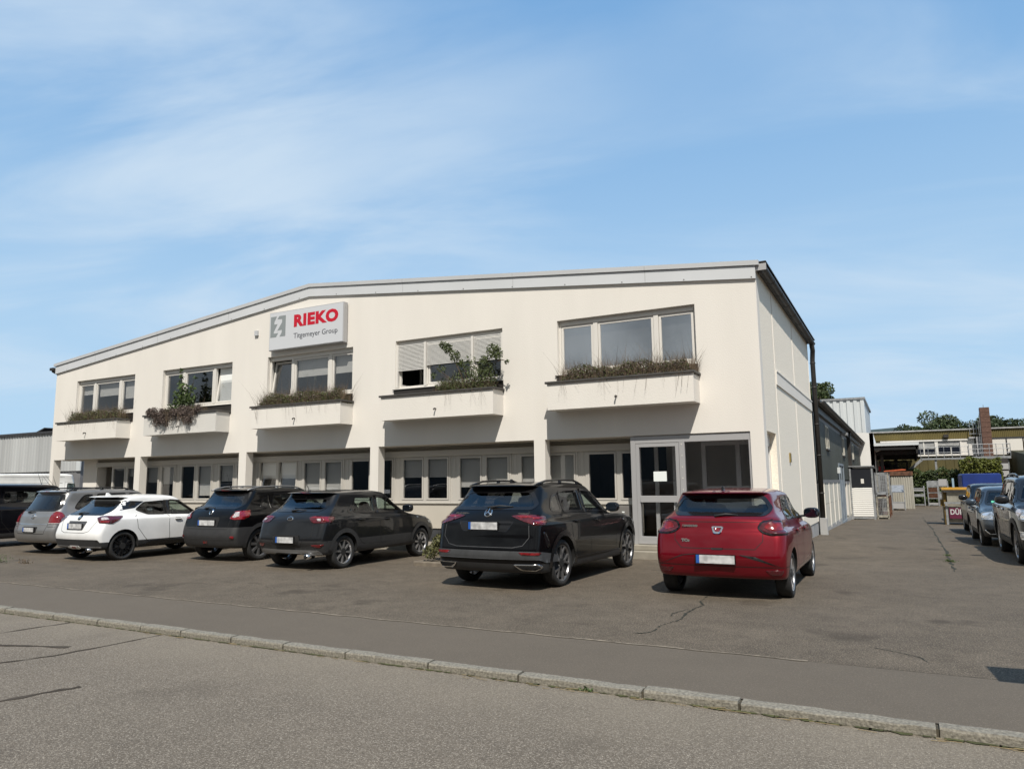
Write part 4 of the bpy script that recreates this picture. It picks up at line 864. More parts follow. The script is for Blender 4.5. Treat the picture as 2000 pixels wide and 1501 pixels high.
# potted plants behind the sign window
for x, zt, lab in ((-15.0, 4.95, 'left dracaena in a pot behind the window below the sign'), (-13.75, 5.2, 'right dracaena in a pot behind the window below the sign')):
    t_ = thing('house_plant', (x, FY+.5, 4.0), label=lab, cat='house plant'); r = random.Random(int(x*7)); q = MB()
    for k in range(70):
        a = r.uniform(0, 6.28); l = r.uniform(.15, .38); e = r.uniform(-.5, .9); c = Vector((x, FY+.45, zt)); d_ = Vector((cos(a), sin(a)*.6, e)).normalized(); m_ = c+d_*l*.6; t2 = c+d_*l+Vector((0, 0, -l*.35)); s_ = Vector((-sin(a), cos(a), 0))*.012
        q.add([c-s_, c+s_, m_+s_, m_-s_, t2], [(0, 1, 2, 3), (3, 2, 4)])
    under(t_, q, 'leaves', mat('dracaena_leaf', (.17, .20, .14), .5))
    q = MB(); q.tube([(x-.1, FY+.45, 4.0), (x-.03, FY+.45, 4.5), (x, FY+.45, zt)], .014, 6); under(t_, q, 'stem', M['dry'])
    q = MB(); q.tube([(x-.1, FY+.45, 3.8), (x-.1, FY+.45, 4.05)], .1, 12); under(t_, q, 'pot', M['rust'])
# shrub on the planting island
t_ = thing('low_shrub', (-8.1, 12.7, .08), label='low spreading green brown shrub between the dark grey and black cars', cat='shrub'); r = random.Random(60); q = MB(); P = []
for k in range(70):
    x = r.uniform(-8.62, -7.0); y = r.uniform(12.28, 14.4); hgt = .50*min(1, (x+8.8)/.45)+.08; P += blob_pts((x, y, .1+hgt*r.uniform(.3, .9)), (.2, .2, .14), 230, r, .3)
leaves(q, P, .06, r); under(t_, q, 'foliage', mat('shrub_mixed', (.085, .085, .028), .7, var=.6, vs=12))
q = MB()
for k in range(26):
    x = r.uniform(-8.5, -7.2); y = r.uniform(12.5, 14); q.tube([(x, y, .06), (x+r.uniform(-.2, .2), y+r.uniform(-.2, .1), .4)], .005, 4)
under(t_, q, 'stems', M['dry'])
# moss, weeds and stems along the kerb and in cracks
r = random.Random(70); q = MB()
for a, c, w in ((-8, -3, .02), (-3, -1.9, .03), (-1.9, .1, .035), (.1, 3, .03), (-14, -8, .015)):
    q.add(*ribbon([(a, 5.630), (c, 5.630)], w, -.049, 1.0, seed=int(a*10), sub=int((c-a)*26)))
q.build('gutter_moss', M['moss'], kind='stuff', label='moss and dirt along the foot of the kerb', cat='moss')
def weed(x, y, z, s, n, label, seed, m):
    r = random.Random(seed); q = MB()
    for k in range(n): leaves(q, [(x+r.gauss(0, s), y+r.gauss(0, s*.4), z+abs(r.gauss(0, s*.35)))], .035, r)
    for k in range(n//3): tuft(q, x+r.gauss(0, s), y+r.gauss(0, s*.3), z, s*.9, r, .9, 0, .003)
    return q.build('weed', m, label=label, cat='weed', group='weeds in kerb and paving cracks')
weed(-2.35, 5.63, -.05, .022, 26, 'small green weed at the kerb foot in front of the red car', 71, M['weed'])
weed(.72, 16.7, .005, .05, 60, 'grass tuft in the long drive crack right of the red car', 72, M['weed'])
weed(.74, 18.0, .005, .04, 34, 'thin grass tuft further up the long drive crack', 73, M['weed'])
weed(-17.7, 9.0, .005, .22, 110, 'dark weed patch at the far left of the yard', 74, M['leaf'])
weed(-16.9, 9.15, .005, .12, 50, 'small dry weed left of the white hatchback', 75, M['dry'])
q = MB()
for k in range(70):
    x = r.uniform(-3, 1.5) if k > 25 else r.uniform(-8, -3); y = 5.62-abs(r.gauss(0, .03)); a = r.uniform(-.35, .35)*1.5; l = r.uniform(.03, .16); q.tube([(x, y, -.047), (x+cos(a)*l, y+sin(a)*l*.5-.01, -.043)], .0022, 4)
q.build('straw', mat('straw', (.22, .17, .09), .9), kind='stuff', label='dry straw and twigs lying along the kerb', cat='straw')
q = MB()
for k in range(90):
    x = r.uniform(-16, 2); y = r.uniform(7.4, 12); s = r.uniform(.003, .007); q.box(x-s, x+s, y-s, y+s, .002, .002+s)
q.build('gravel', M['grit'], kind='stuff', label='tiny pale stones scattered over the yard', cat='gravel')
# ---------------------------------------------------------------- vehicles
def lin(lst, x):
    if isinstance(lst, (int, float)): return lst
    if x <= lst[0][0]: return lst[0][1]
    for (a, p), (b_, q_) in zip(lst, lst[1:]):
        if x <= b_:
            t = (x-a)/(b_-a); 
            return p+(q_-p)*t
    return lst[-1][1]
def smooth_lin(lst, x):
    # average of a few samples: rounds the kinks of a polyline
    if isinstance(lst, (int, float)): return lst
    return sum(lin(lst, x+d) for d in (-.16, -.08, 0, .08, .16))/5
def plan(r, nr=9, nc=7, ns=34):
    w = r['w']; rr = r.get('rr', (.16, .22)); rf = r.get('rf', (.3, .35)); br = r.get('br', .08); bf = r.get('bf', .16); tp = r.get('tp', 1.0)
    rr = (min(rr[0], w*.9), min(rr[1], w*.8)); rf = (min(rf[0], w*1.2), min(rf[1], w*.8))
    out = []
    for i in range(nr): y = (w-rr[1])*i/nr; out.append((r['xr']+br*(y/w)**2, y))
    xj = r['xr']+br*((w-rr[1])/w)**2
    for i in range(nc): t = pi/2*i/nc; out.append((xj+rr[0]*(1-cos(t)), w-rr[1]+rr[1]*sin(t)))
    xk = r['xf']-bf*((w-rf[1])/w)**2
    xa, xb = xj+rr[0], xk-rf[0]
    for i in range(ns+1): out.append((xa+(xb-xa)*i/ns, w))
    for i in range(1, nc): t = pi/2*(1-i/nc); out.append((xk-rf[0]*(1-cos(t)), w-rf[1]+rf[1]*sin(t)))
    for i in range(nr+1): y = (w-rf[1])*(1-i/nr); out.append((r['xf']-bf*(y/w)**2, y))
    wl = r.get('wl')
    return [(x, y*(smooth_lin(wl, x) if wl else 1)) for x, y in out]
def pchip(ys, sub):
    n = len(ys); d = [ys[i+1]-ys[i] for i in range(n-1)]; m = [0]*n
    m[0] = d[0]; m[-1] = d[-1]
    for i in range(1, n-1): m[i] = 0 if d[i-1]*d[i] <= 0 else 2*d[i-1]*d[i]/(d[i-1]+d[i])
    out = []
    for i in range(n-1):
        for k in range(sub):
            t = k/sub; h00 = 2*t**3-3*t*t+1; h10 = t**3-2*t*t+t; h01 = -2*t**3+3*t*t; h11 = t**3-t*t
            out.append(h00*ys[i]+h10*m[i]+h01*ys[i+1]+h11*m[i+1])
    out.append(ys[-1]); return out
def loft(rings, sub=4):
    cols = []
    for r in rings: cols.append([(x, y, smooth_lin(r['z'], x)) for x, y in plan(r)])
    n = len(cols[0]); grid = [[None]*n for _ in range((len(rings)-1)*sub+1)]
    for j in range(n):
        cs = [pchip([c[j][a] for c in cols], sub) for a in range(3)]
        for i in range(len(grid)): grid[i][j] = (cs[0][i], cs[1][i], cs[2][i])
    mb = MB(); rows = len(grid); full = 2*n-2
    for g in grid:
        mb.v += [tuple(p) for p in g]+[(p[0], -p[1], p[2]) for p in g[n-2:0:-1]]
    for i in range(rows-1):
        mi = rings[i//sub].get('m', 0)
        for j in range(full):
            a = i*full+j; b_ = i*full+(j+1) % full
            mb.f.append((a, a+full, b_+full, b_)[::-1] if False else (a, b_, b_+full, a+full)[::-1]); mb.m.append(mi)
    for base, fl in ((0, False), ((rows-1)*full, True)):
        mi = rings[0 if not fl else -1].get('m', 0)
        for j in range(n-1):
            a, b_ = base+j, base+j+1; c = base+(full-j-1 if j+1 < n-1 else j+1); d_ = base+(full-j if j > 0 else 0)
            c = base+((full-(j+1)) if j+1 < n-1 else n-1)
            q = [a, b_, c, d_]; q2 = []
            for v in q:
                if v not in q2: q2.append(v)
            if len(q2) > 2: mb.f.append(tuple(q2[::-1] if fl else q2)); mb.m.append(mi)
    return mb
def mesh_of(mb, name, mats, rec=True):
    me = bpy.data.meshes.new(name); me.from_pydata(mb.v, [], mb.f); 
    for m in mats: me.materials.append(m)
    me.polygons.foreach_set('material_index', mb.m); me.update()
    bm = bmesh.new(); bm.from_mesh(me); bmesh.ops.remove_doubles(bm, verts=bm.verts, dist=1e-5); (bmesh.ops.recalc_face_normals(bm, faces=bm.faces) if rec else None); bm.to_mesh(me); bm.free()
    return me
def oriented_prism(dst, poly, a, b_, axis, mi):
    t = MB(); t.prism(poly, a, b_, axis, mi); vol = 0
    for f in t.f:
        for i in range(1, len(f)-1):
            vol += Vector(t.v[f[0]]).dot(Vector(t.v[f[i]]).cross(Vector(t.v[f[i+1]])))
    dst.add(t.v, [f[::-1] for f in t.f] if vol < 0 else t.f, mi)
def boolean(me, cutters, mats):
    o = bpy.data.objects.new('tmp', me); C.objects.link(o); tmp = [o]
    for c in cutters:
        k = bpy.data.objects.new('tmpc', c); C.objects.link(k); tmp.append(k)
        md = o.modifiers.new('b', 'BOOLEAN'); md.operation = 'DIFFERENCE'; md.solver = 'EXACT'; md.object = k; md.material_mode = 'TRANSFER'
    bpy.context.view_layer.update(); dg = bpy.context.evaluated_depsgraph_get()
    r = bpy.data.meshes.new_from_object(o.evaluated_get(dg))
    for t in tmp: bpy.data.objects.remove(t)
    return r
def rpoly(pts, r=.03, n=3):
    out = []; N_ = len(pts)
    for i, p in enumerate(pts):
        rad = r
        if len(p) == 3: rad = p[2]
        a = Vector(pts[i-1][:2]); b_ = Vector(p[:2]); c = Vector(pts[(i+1) % N_][:2])
        u, v = (a-b_), (c-b_); k = min(rad, u.length*.45, v.length*.45)
        if k < 1e-4: out.append(tuple(b_)); continue
        s = b_+u.normalized()*k; e = b_+v.normalized()*k
        for j in range(n+1): t = j/n; out.append(tuple((1-t)**2*s+2*t*(1-t)*b_+t*t*e))
    return out
def inset(pts, d):
    n = len(pts); ar = sum(pts[i][0]*pts[(i+1) % n][1]-pts[(i+1) % n][0]*pts[i][1] for i in range(n)); sg = 1 if ar > 0 else -1; out = []
    for i in range(n):
        a, b_, c = Vector(pts[i-1]), Vector(pts[i]), Vector(pts[(i+1) % n])
        u = (b_-a); v = (c-b_)
        if u.length < 1e-6 or v.length < 1e-6: out.append(tuple(b_)); continue
        u.normalize(); v.normalize(); n1_ = Vector((-u.y, u.x))*sg; n2_ = Vector((-v.y, v.x))*sg; m = n1_+n2_
        if m.length < .2: out.append(tuple(b_)); continue
        m = m.normalized(); k = d/max(.35, m.dot(n1_)); out.append(tuple(b_+m*k))
    return out
def rin(pts, r, d):
    q = inset([p[:2] for p in pts], d); return rpoly([tuple(a)+((max(.005, p[2]-d*.5),) if len(p) == 3 else ()) for a, p in zip(q, pts)], max(.012, r-d*.5))
class Skin:
    # maps flat outlines onto the surface of a body
    def __init__(s, me, outline):
        bm = bmesh.new(); bm.from_mesh(me); s.t = BVHTree.FromBMesh(bm); bm.free(); s.ol = outline; s.ctr = Vector((0, 0, 0))
        s.cum = [0]
        for a, b_ in zip(outline, outline[1:]): s.cum.append(s.cum[-1]+(Vector(b_)-Vector(a)).length)
    def side(s, x, z, sg):
        h = s.t.ray_cast(Vector((x, sg*3, z)), Vector((0, -sg, 0)))
        return (h[0], h[1]) if h[0] is not None and h[0].y*sg > .1 else s.near(Vector((x, sg*.9, z)))
    def near(s, p):
        h = s.t.find_nearest(p); return h[0], h[1]
    def end(s, y, z, e):
        h = s.t.ray_cast(Vector((-3 if e == 'r' else 9, y, z)), Vector((1 if e == 'r' else -1, 0, 0)))
        return (h[0], h[1]) if h[0] is not None else s.near(Vector((0 if e == 'r' else s.ol[-1][0], y, z)))
    def top(s, x, y):
        h = s.t.ray_cast(Vector((x, y, 4)), Vector((0, 0, -1))); return (h[0], h[1]) if h[0] is not None else s.near(Vector((x, y, 1.5)))
    def wrap(s, u, z, e):
        sg = 1 if u > 0 else -1; d = abs(u); tot = s.cum[-1]
        if e == 'f': d = tot-d
        for i in range(len(s.cum)-1):
            if s.cum[i+1] >= d: break
        a, b_ = Vector(s.ol[i]), Vector(s.ol[i+1]); t = (d-s.cum[i])/max(1e-6, s.cum[i+1]-s.cum[i]); p = a+(b_-a)*t
        w_ = 6; a2, b2 = Vector(s.ol[max(0, i-w_)]), Vector(s.ol[min(len(s.ol)-1, i+1+w_)])
        if i < w_: a2.y = min(a2.y, -.0)
        tg = (b2-a2).normalized(); nm = Vector((-tg.y, tg.x)); 
        if abs(u) < .35: nm = Vector((-1 if e == 'r' else 1, 0))
        P = Vector((p.x+nm.x*1.5, sg*(p.y+nm.y*1.5), z)); D = Vector((-nm.x, -sg*nm.y, 0))
        h = s.t.ray_cast(P, D)
        return (h[0], h[1]) if h[0] is not None and (h[0]-P).length < 2.6 else s.near(Vector((p.x, sg*p.y, z)))
    def patch(s, poly, mode, arg, off=.003, thick=.006, step=.07, holes=()):
        bm = bmesh.new(); vs = [bm.verts.new((p[0], p[1], 0)) for p in poly]
        try: bm.faces.new(vs)
        except Exception: return MB()
        bmesh.ops.triangulate(bm, faces=bm.faces[:], ngon_method='EAR_CLIP')
        xs_ = [p[0] for p in poly]; ys_ = [p[1] for p in poly]
        for ax, lo, hi in ((0, min(xs_), max(xs_)), (1, min(ys_), max(ys_))):
            k = math.ceil(lo/step)*step
            while k < hi:
                bmesh.ops.bisect_plane(bm, geom=bm.verts[:]+bm.edges[:]+bm.faces[:], plane_co=(k, 0, 0) if ax == 0 else (0, k, 0), plane_no=(1, 0, 0) if ax == 0 else (0, 1, 0)); k += step
        bm.verts.index_update(); mb = MB(); nrm = []
        for v in bm.verts:
            if mode == 'side': p, n = s.side(v.co.x, v.co.y, arg)
            elif mode == 'end': p, n = s.end(v.co.x, v.co.y, arg)
            elif mode == 'top': p, n = s.top(v.co.x, v.co.y)
            else: p, n = s.wrap(v.co.x, v.co.y, arg)
            mb.v.append(tuple(p+n*off)); nrm.append((p, n))
        for f in bm.faces:
            ids = [v.index for v in f.verts]; a, b_, c = (Vector(mb.v[i]) for i in ids[:3]); fn = (b_-a).cross(c-a)
            if fn.dot(nrm[ids[0]][1]) < 0: ids = ids[::-1]
            mb.f.append(tuple(ids)); mb.m.append(0)
        for e_ in bm.edges:
            if len(e_.link_faces) == 1:
                i, j = e_.verts[0].index, e_.verts[1].index; k = len(mb.v)
                mb.v += [tuple(nrm[i][0]-nrm[i][1]*thick), tuple(nrm[j][0]-nrm[j][1]*thick)]; mb.f.append((i, j, k+1, k)); mb.m.append(0)
        bm.free(); return mb
    def line(s, pts, w, mode, arg, off=.0025, closed=False, step=.05):
        # thin strip following the surface; pts in the flat frame
        P = []
        q = list(pts)+([pts[0]] if closed else [])
        for a, b_ in zip(q, q[1:]):
            n = max(1, int(math.hypot(b_[0]-a[0], b_[1]-a[1])/step))
            for i in range(n): P.append((a[0]+(b_[0]-a[0])*i/n, a[1]+(b_[1]-a[1])*i/n))
        P.append(q[-1]); mb = MB(); L_ = []
        for i, p in enumerate(P):
            a = P[i-1] if i else (P[-2] if closed else P[0]); c = P[i+1] if i < len(P)-1 else (P[1] if closed else P[-1])
            t = Vector((c[0]-a[0], c[1]-a[1])); t = t.normalized() if t.length > 1e-7 else Vector((1, 0)); n_ = Vector((-t.y, t.x))*w/2
            for sg in (1, -1):
                u, v = p[0]+n_.x*sg, p[1]+n_.y*sg
                h, nn = s.side(u, v, arg) if mode == 'side' else s.end(u, v, arg) if mode == 'end' else s.top(u, v) if mode == 'top' else s.wrap(u, v, arg)
                mb.v.append(tuple(h+nn*off))
        mb.f = [(2*i, 2*i+2, 2*i+3, 2*i+1) for i in range(len(P)-1)]; mb.m = [0]*len(mb.f)
        return mb
def superblob(c, r, e=2.6, nu=14, nv=9):
    mb = MB(); f = lambda v: abs(v)**(2/e)*(1 if v >= 0 else -1)
    for j in range(1, nv):
        ph = -pi/2+pi*j/nv
        for i in range(nu): th = 2*pi*i/nu; mb.v.append((c[0]+r[0]*f(cos(ph))*f(cos(th)), c[1]+r[1]*f(cos(ph))*f(sin(th)), c[2]+r[2]*f(sin(ph))))
    n = len(mb.v); mb.v += [(c[0], c[1], c[2]-r[2]), (c[0], c[1], c[2]+r[2])]
    for j in range(nv-2):
        for i in range(nu): mb.f.append((j*nu+i, j*nu+(i+1) % nu, (j+1)*nu+(i+1) % nu, (j+1)*nu+i))
    for i in range(nu): mb.f.append((n, (i+1) % nu, i)); mb.f.append((n+1, (nv-2)*nu+i, (nv-2)*nu+(i+1) % nu))
    mb.m = [0]*len(mb.f); return mb
def paint(name, col, metal=.35, rough=.32, flake=True, coat=.8):
    m = mat(name, col, rough, metal=metal, spec=.08, coat=coat, var=.10, vs=2.0, detail=6)
    return m
K = {}
K['tyre'] = mat('tyre_rubber', (.018, .018, .018), .85, var=.3, vs=20)
K['trim'] = mat('black_plastic_trim', (.028, .028, .029), .6, var=.15, vs=8)
K['gtrim'] = mat('grey_plastic_trim', (.055, .057, .06), .55, var=.15, vs=8)
K['gloss'] = mat('gloss_black_trim', (.010, .010, .011), .15)
K['gap'] = mat('panel_gap', (.006, .006, .006), .8)
K['well'] = mat('wheel_well', (.010, .010, .010), .95)
K['chrome'] = mat('chrome', (.75, .76, .78), .12, metal=1.0)
K['silver'] = mat('alloy_silver', (.42, .42, .43), .3, metal=.8)
K['dsilver'] = mat('dark_alloy', (.20, .20, .205), .3, metal=.7)
K['satin'] = mat('satin_silver_plastic', (.22, .22, .22), .4, metal=.5)
K['red'] = mat('red_lamp', (.17, .004, .007), .12, coat=1, var=.35, vs=26)
K['dred'] = mat('dark_red_lamp', (.07, .004, .008), .1, coat=1, var=.4, vs=20)
K['clear'] = mat('clear_lamp', (.42, .38, .38), .15, coat=1, var=.3, vs=30)
K['head'] = mat('headlamp_glass', (.22, .23, .24), .08, coat=1, var=.6, vs=14)
K['lamp'] = mat('lamp_reflector', (.80, .81, .82), .12, metal=.7)
K['seat'] = mat('seat_fabric', (.035, .036, .04), .85)
K['cabin'] = mat('cabin_lining', (.045, .045, .045), .9)
K['platew'] = mat('plate_white', (.47, .47, .47), .6, var=.30, vs=11, detail=1)
K['plateb'] = mat('plate_blue', (.015, .09, .36), .5)
K['sticker'] = mat('green_sticker', (.10, .45, .30), .5)
K['glass'] = glass('car_glass', .66, 1.45, 0, 0, (.88, 1, .95))
K['privacy'] = glass('privacy_glass', .16, 1.5, 0, .03)
K['tint'] = glass('rear_screen_glass', .38, 1.5, 0, .03)
def wheel(root, x, y, R, wd, sg, rimm, style, n=5, scale=.72):
    # axis along y, outer face towards sg
    yo = y
    hb = MB(); hb.tube([(x, yo-sg*.10, R), (x, yo-sg*.04, R)], R*scale*.8, 20); hb.tube([(x, yo-sg*.04, R), (x, yo-sg*.012, R)], .07, 14)
    w_ = hb.build('wheel', K['well'], parent=root)
    mb = MB(); prof = [(-wd, R*scale), (-wd, R*.93), (-wd+.02, R*.985), (-wd*.7, R), (-wd*.3, R), (-.02, R*.985), (0, R*.93), (.004, R*.85), (-.004, R*scale+.005), (-.02, R*scale)]
    ns = 48
    for i in range(ns):
        a = 2*pi*i/ns
        for (d, r_) in prof: mb.v.append((x+r_*sin(a), yo+sg*d, R+r_*cos(a)))
    k = len(prof)
    mb.f = [(i*k+j, i*k+j+1, ((i+1) % ns)*k+j+1, ((i+1) % ns)*k+j) if sg > 0 else (i*k+j, ((i+1) % ns)*k+j, ((i+1) % ns)*k+j+1, i*k+j+1) for i in range(ns) for j in range(k-1)]; mb.m = [0]*len(mb.f)
    mb.build('tyre', K['tyre'], parent=w_, smooth=True)
    # rim: lip, barrel and spokes
    mb = MB(); rs = R*scale; prof = [(-wd*.9, rs*.93), (-.03, rs*.93), (-.012, rs*.96), (-.006, rs*1.0), (-.02, rs*1.01)]; k = len(prof); base = 0
    for i in range(ns):
        a = 2*pi*i/ns
        for (d, r_) in prof: mb.v.append((x+r_*sin(a), yo+sg*d, R+r_*cos(a)))
    mb.f = [(i*k+j, i*k+j+1, ((i+1) % ns)*k+j+1, ((i+1) % ns)*k+j) if sg > 0 else (i*k+j, ((i+1) % ns)*k+j, ((i+1) % ns)*k+j+1, i*k+j+1) for i in range(ns) for j in range(k-1)]; mb.m = [0]*len(mb.f)
    def spoke(a0, a1, r0, r1, w0, w1, d0, d1):
        p0 = Vector((x+r0*sin(a0), 0, R+r0*cos(a0))); p1 = Vector((x+r1*sin(a1), 0, R+r1*cos(a1))); t = (p1-p0).normalized(); s_ = Vector((t.z, 0, -t.x))
        vs = []
        for p, w, d in ((p0, w0, d0), (p1, w1, d1)):
            for dy in (0, -.03):
                for q in (-1, 1): v = p+s_*q*w/2*(1 if dy == 0 else 1.15); vs.append((v.x, yo+sg*(d+dy), v.z))
        mb.add(vs, [(0, 1, 5, 4), (2, 6, 7, 3), (0, 4, 6, 2), (1, 3, 7, 5), (0, 2, 3, 1), (4, 5, 7, 6)])
    for i in range(n):
        a = 2*pi*(i+.15)/n
        if style == 'single': spoke(a, a, .045, rs*.97, .045, .055, -.018, -.012)
        elif style == 'thin': spoke(a, a, .045, rs*.97, .03, .038, -.018, -.012)
        elif style == 'double':
            spoke(a-.10, a-.16, .05, rs*.97, .024, .022, -.018, -.012); spoke(a+.10, a+.16, .05, rs*.97, .024, .022, -.018, -.012)
        elif style == 'y':
            spoke(a, a, .04, rs*.45, .05, .045, -.02, -.016); spoke(a, a-.28, rs*.40, rs*.97, .03, .03, -.017, -.012); spoke(a, a+.28, rs*.40, rs*.97, .03, .03, -.017, -.012)
        elif style == 'solid': spoke(a, a, .05, rs*.9, .10, .08, -.02, -.018)
    mb.tube([(x, yo-sg*.04, R), (x, yo-sg*.014, R)], .052, 16)
    mb.build('rim', rimm, parent=w_)
    return w_
def car(name, loc_, rz, sp, **k):
    root = empty(name, loc_, rz, cat=k.pop('cat', 'car'), **k)
    L_, Wd, H_ = sp['L'], sp['W'], sp['H']; R = sp['R']; pm = sp['paint']; xa = sp['ro']; xb = sp['ro']+sp['wb']
    mats = [pm, K['trim'], K['well'], K['cabin'], sp.get('mat4', K['gtrim'])]
    rings = sp['rings']
    me = mesh_of(loft(rings, 4), 'body', mats)
    ol = plan(rings[sp.get('ol', 4)]); skin = Skin(me, ol)
    cutters = []
    c = MB(); ra = sp.get('arch', R+.045)
    for x in (xa, xb):
        for sg in (1, -1):
            vs = []; n = 28
            for yy in (sg*(Wd/2-.30), sg*(Wd/2+.2)):
                for i in range(n): a = 2*pi*i/n; vs.append((x+ra*cos(a), yy, R+.01+ra*sin(a)))
            fs = [tuple(range(n)), tuple(range(2*n-1, n-1, -1))]+[(i, i+n, (i+1) % n+n, (i+1) % n) for i in range(n)]
            c.add(vs, fs, 2)
    cutters.append(mesh_of(c, 'c', mats))
    # cabin
    gi = sp['gi']; cav = []
    def sh(r, dz=-.04, dw=-.07, e=.09, zz=None):
        q = dict(r); q['w'] = max(.03, r['w']+dw); q['xr'] = r['xr']+e; q['xf'] = r['xf']-e; q['m'] = 3
        z = r['z']; q['z'] = zz if zz is not None else (z+dz if isinstance(z, (int, float)) else [(a, b_+dz) for a, b_ in z]); q.pop('wl', None)
        return q
    belt = rings[gi]; cav.append(sh(belt, zz=.50)); cav.append(sh(belt, zz=.52)); cav += [sh(belt, dz=-.02)]+[sh(r) for r in rings[gi+1:]]
    cavm = mesh_of(loft(cav, 3), 'cav', mats); cutters.append(cavm)
    ws = MB()
    for w_ in sp['side']:
        pl = rin(w_['p'], w_.get('r', .05), .022)
        for sg in (1, -1): oriented_prism(ws, pl, sg*.38, sg*1.4, 'y', 3)
    cutters.append(mesh_of(ws, 'c', mats, False))
    we = MB()
    rg = rpoly(sp['rear'], sp.get('rear_r', .06)); fg = rpoly(sp['front'], .08)
    oriented_prism(we, rin(sp['rear'], sp.get('rear_r', .06), .03), -1, .95 if 'van' not in sp else .5, 'x', 3); oriented_prism(we, rin(sp['front'], .08, .035), L_-2.3-sp.get('fcut', 0), L_+1, 'x', 3)
    cutters.append(mesh_of(we, 'c', mats, False))
    try:
        r_ = boolean(me, cutters, mats)
        if len(r_.polygons) < 2000: raise RuntimeError
        me2 = r_
    except Exception as ex:
        print('BOOL FAIL', name, ex); me2 = me
    me2.polygons.foreach_set('use_smooth', [True]*len(me2.polygons)); me2.set_sharp_from_angle(angle=radians(38)); me2.name = 'body'
    body = bpy.data.objects.new('body', me2); C.objects.link(body); body.parent = root
    def add(mb, nm, m, parent=None, smooth=True, **kk): return mb.build(nm, m, parent=parent or root, smooth=smooth, **kk)
    # side glass
    for i, w_ in enumerate(sp['side']):
        pl = rpoly(w_['p'], w_.get('r', .05))
        for sg in (1, -1):
            g = add(skin.patch(pl, 'side', sg, .002, .004, .09), 'side_window', K[w_.get('g', 'glass')])
            add(skin.line(rin(w_['p'], w_.get('r', .05), .012), .034, 'side', sg, .006, True), 'window_seal', K['gloss'], parent=g)
    for pl, e in sp.get('pillars', ()):
        for sg in (1, -1): add(skin.patch(pl, 'side', sg, .004, .004, .1), 'pillar_trim', K['gloss'])
    g = add(skin.patch(rg, 'end', 'r', .002, .004, .08), 'rear_window', K[sp.get('rg', 'tint')]); add(skin.line(rin(sp['rear'], sp.get('rear_r', .06), .02), .05, 'end', 'r', .006, True), 'window_seal', K['gloss'], parent=g)
    if sp.get('heater', 1):
        q = MB()
        zb_ = min(p[1] for p in rg); zt_ = max(p[1] for p in rg)
    g = add(skin.patch(fg, 'end', 'f', .002, .004, .08), 'windscreen', K['glass']); add(skin.line(rin(sp['front'], .08, .02), .05, 'end', 'f', .006, True), 'window_seal', K['gloss'], parent=g)
    if sp.get('stick'):
        y0, z0_ = sp['stick']; add(skin.patch(rpoly([(y0-.04, z0_-.03), (y0+.04, z0_-.03), (y0+.04, z0_+.03), (y0-.04, z0_+.03)], .03), 'end', 'f', .004, 0), 'emission_sticker', K['sticker'], parent=g)
    # decals given in the spec: (name, material, mode, arg, polygon, radius, offset, parent?)
    lastp = None
    dz_, zt_ = sp.get('dz', (0, 0))
    def up(pl, mode, arg): return [(p[0], p[1]+(dz_ if p[1] > zt_ else 0))+tuple(p[2:]) for p in pl] if arg == 'r' else pl
    for d in sp.get('patches', ()):
        nm, m, mode, arg, pl = d[:5]; pl = up(pl, mode, arg); r0 = d[5] if len(d) > 5 else .02; off = d[6] if len(d) > 6 else .006; sub = d[7] if len(d) > 7 else False
        args = [arg] if arg != 'both' else [1, -1]
        polys = [(pl, a) for a in args] if mode == 'side' else ([(pl, arg)] if mode != 'wrap2' and mode != 'end2' else [(pl, arg), ([(-p[0],)+tuple(p[1:]) for p in pl], arg)])
        md = {'wrap2': 'wrap', 'end2': 'end'}.get(mode, mode); new = []
        for i, (pp, aa) in enumerate(polys):
            par = (lastp[min(i, len(lastp)-1)] if sub and lastp else None)
            new.append(add(skin.patch(rpoly(pp, r0), md, aa, off, .006, .06), nm, K[m] if isinstance(m, str) else m, parent=par))
        if not sub: lastp = new
    for d in sp.get('lines', ()):
        nm, m, mode, arg, pts, w_ = d[:6]; pts = up(pts, mode, arg); off = d[6] if len(d) > 6 else .0022; cl = d[7] if len(d) > 7 else False
        for a in ([arg] if arg != 'both' else [1, -1]):
            for q in ([pts] if mode not in ('wrap2', 'end2') else [pts, [(-p[0], p[1]) for p in pts]]):
                add(skin.line(q, w_, {'wrap2': 'wrap', 'end2': 'end'}.get(mode, mode), a, off, cl), nm, K[m] if isinstance(m, str) else m)
    # arches
    if sp.get('cladding'):
        for x in (xa, xb):
            for sg in (1, -1):
                zc = R+.01; lo = max(rings[1]['z'] if isinstance(rings[1]['z'], (int, float)) else .3, .3)
                pts = [(x+(ra+.035)*cos(a), zc+(ra+.035)*sin(a)) for a in [radians(-6+192*i/24) for i in range(25)]]
                add(skin.line(pts, .085, 'side', sg, .012), 'arch_trim', K[sp['cladding']])
    # wheels
    for x in (xa, xb):
        for sg in (1, -1): wheel(root, x, sg*(Wd/2-.035), R, .205, sg, K[sp.get('rim', 'silver')], sp.get('rs', 'single'), sp.get('rn', 5), sp.get('rsc', .72))
    # plate
    if sp.get('plate'):
        y, z, pw, ph = sp['plate']; e = sp.get('plate_end', 'r'); p, n = skin.end(y, z, e); dx = -.02 if e == 'r' else .02; s_ = 1 if e == 'r' else -1
        xx = p.x+dx; q = MB(); q.box(xx-.008, xx+.02, y-pw/2-.012, y+pw/2+.012, z-ph/2-.01, z+ph/2+.01); hp = add(q, 'plate_holder', K['gloss'], smooth=False)
        q = MB(); q.box(xx-.011*1, xx-.0085, y-pw/2, y+pw/2-.045, z-ph/2, z+ph/2) if e == 'r' else q.box(xx+.021, xx+.024, y-pw/2, y+pw/2, z-ph/2, z+ph/2); add(q, 'number_plate', K['platew'], parent=hp, smooth=False)
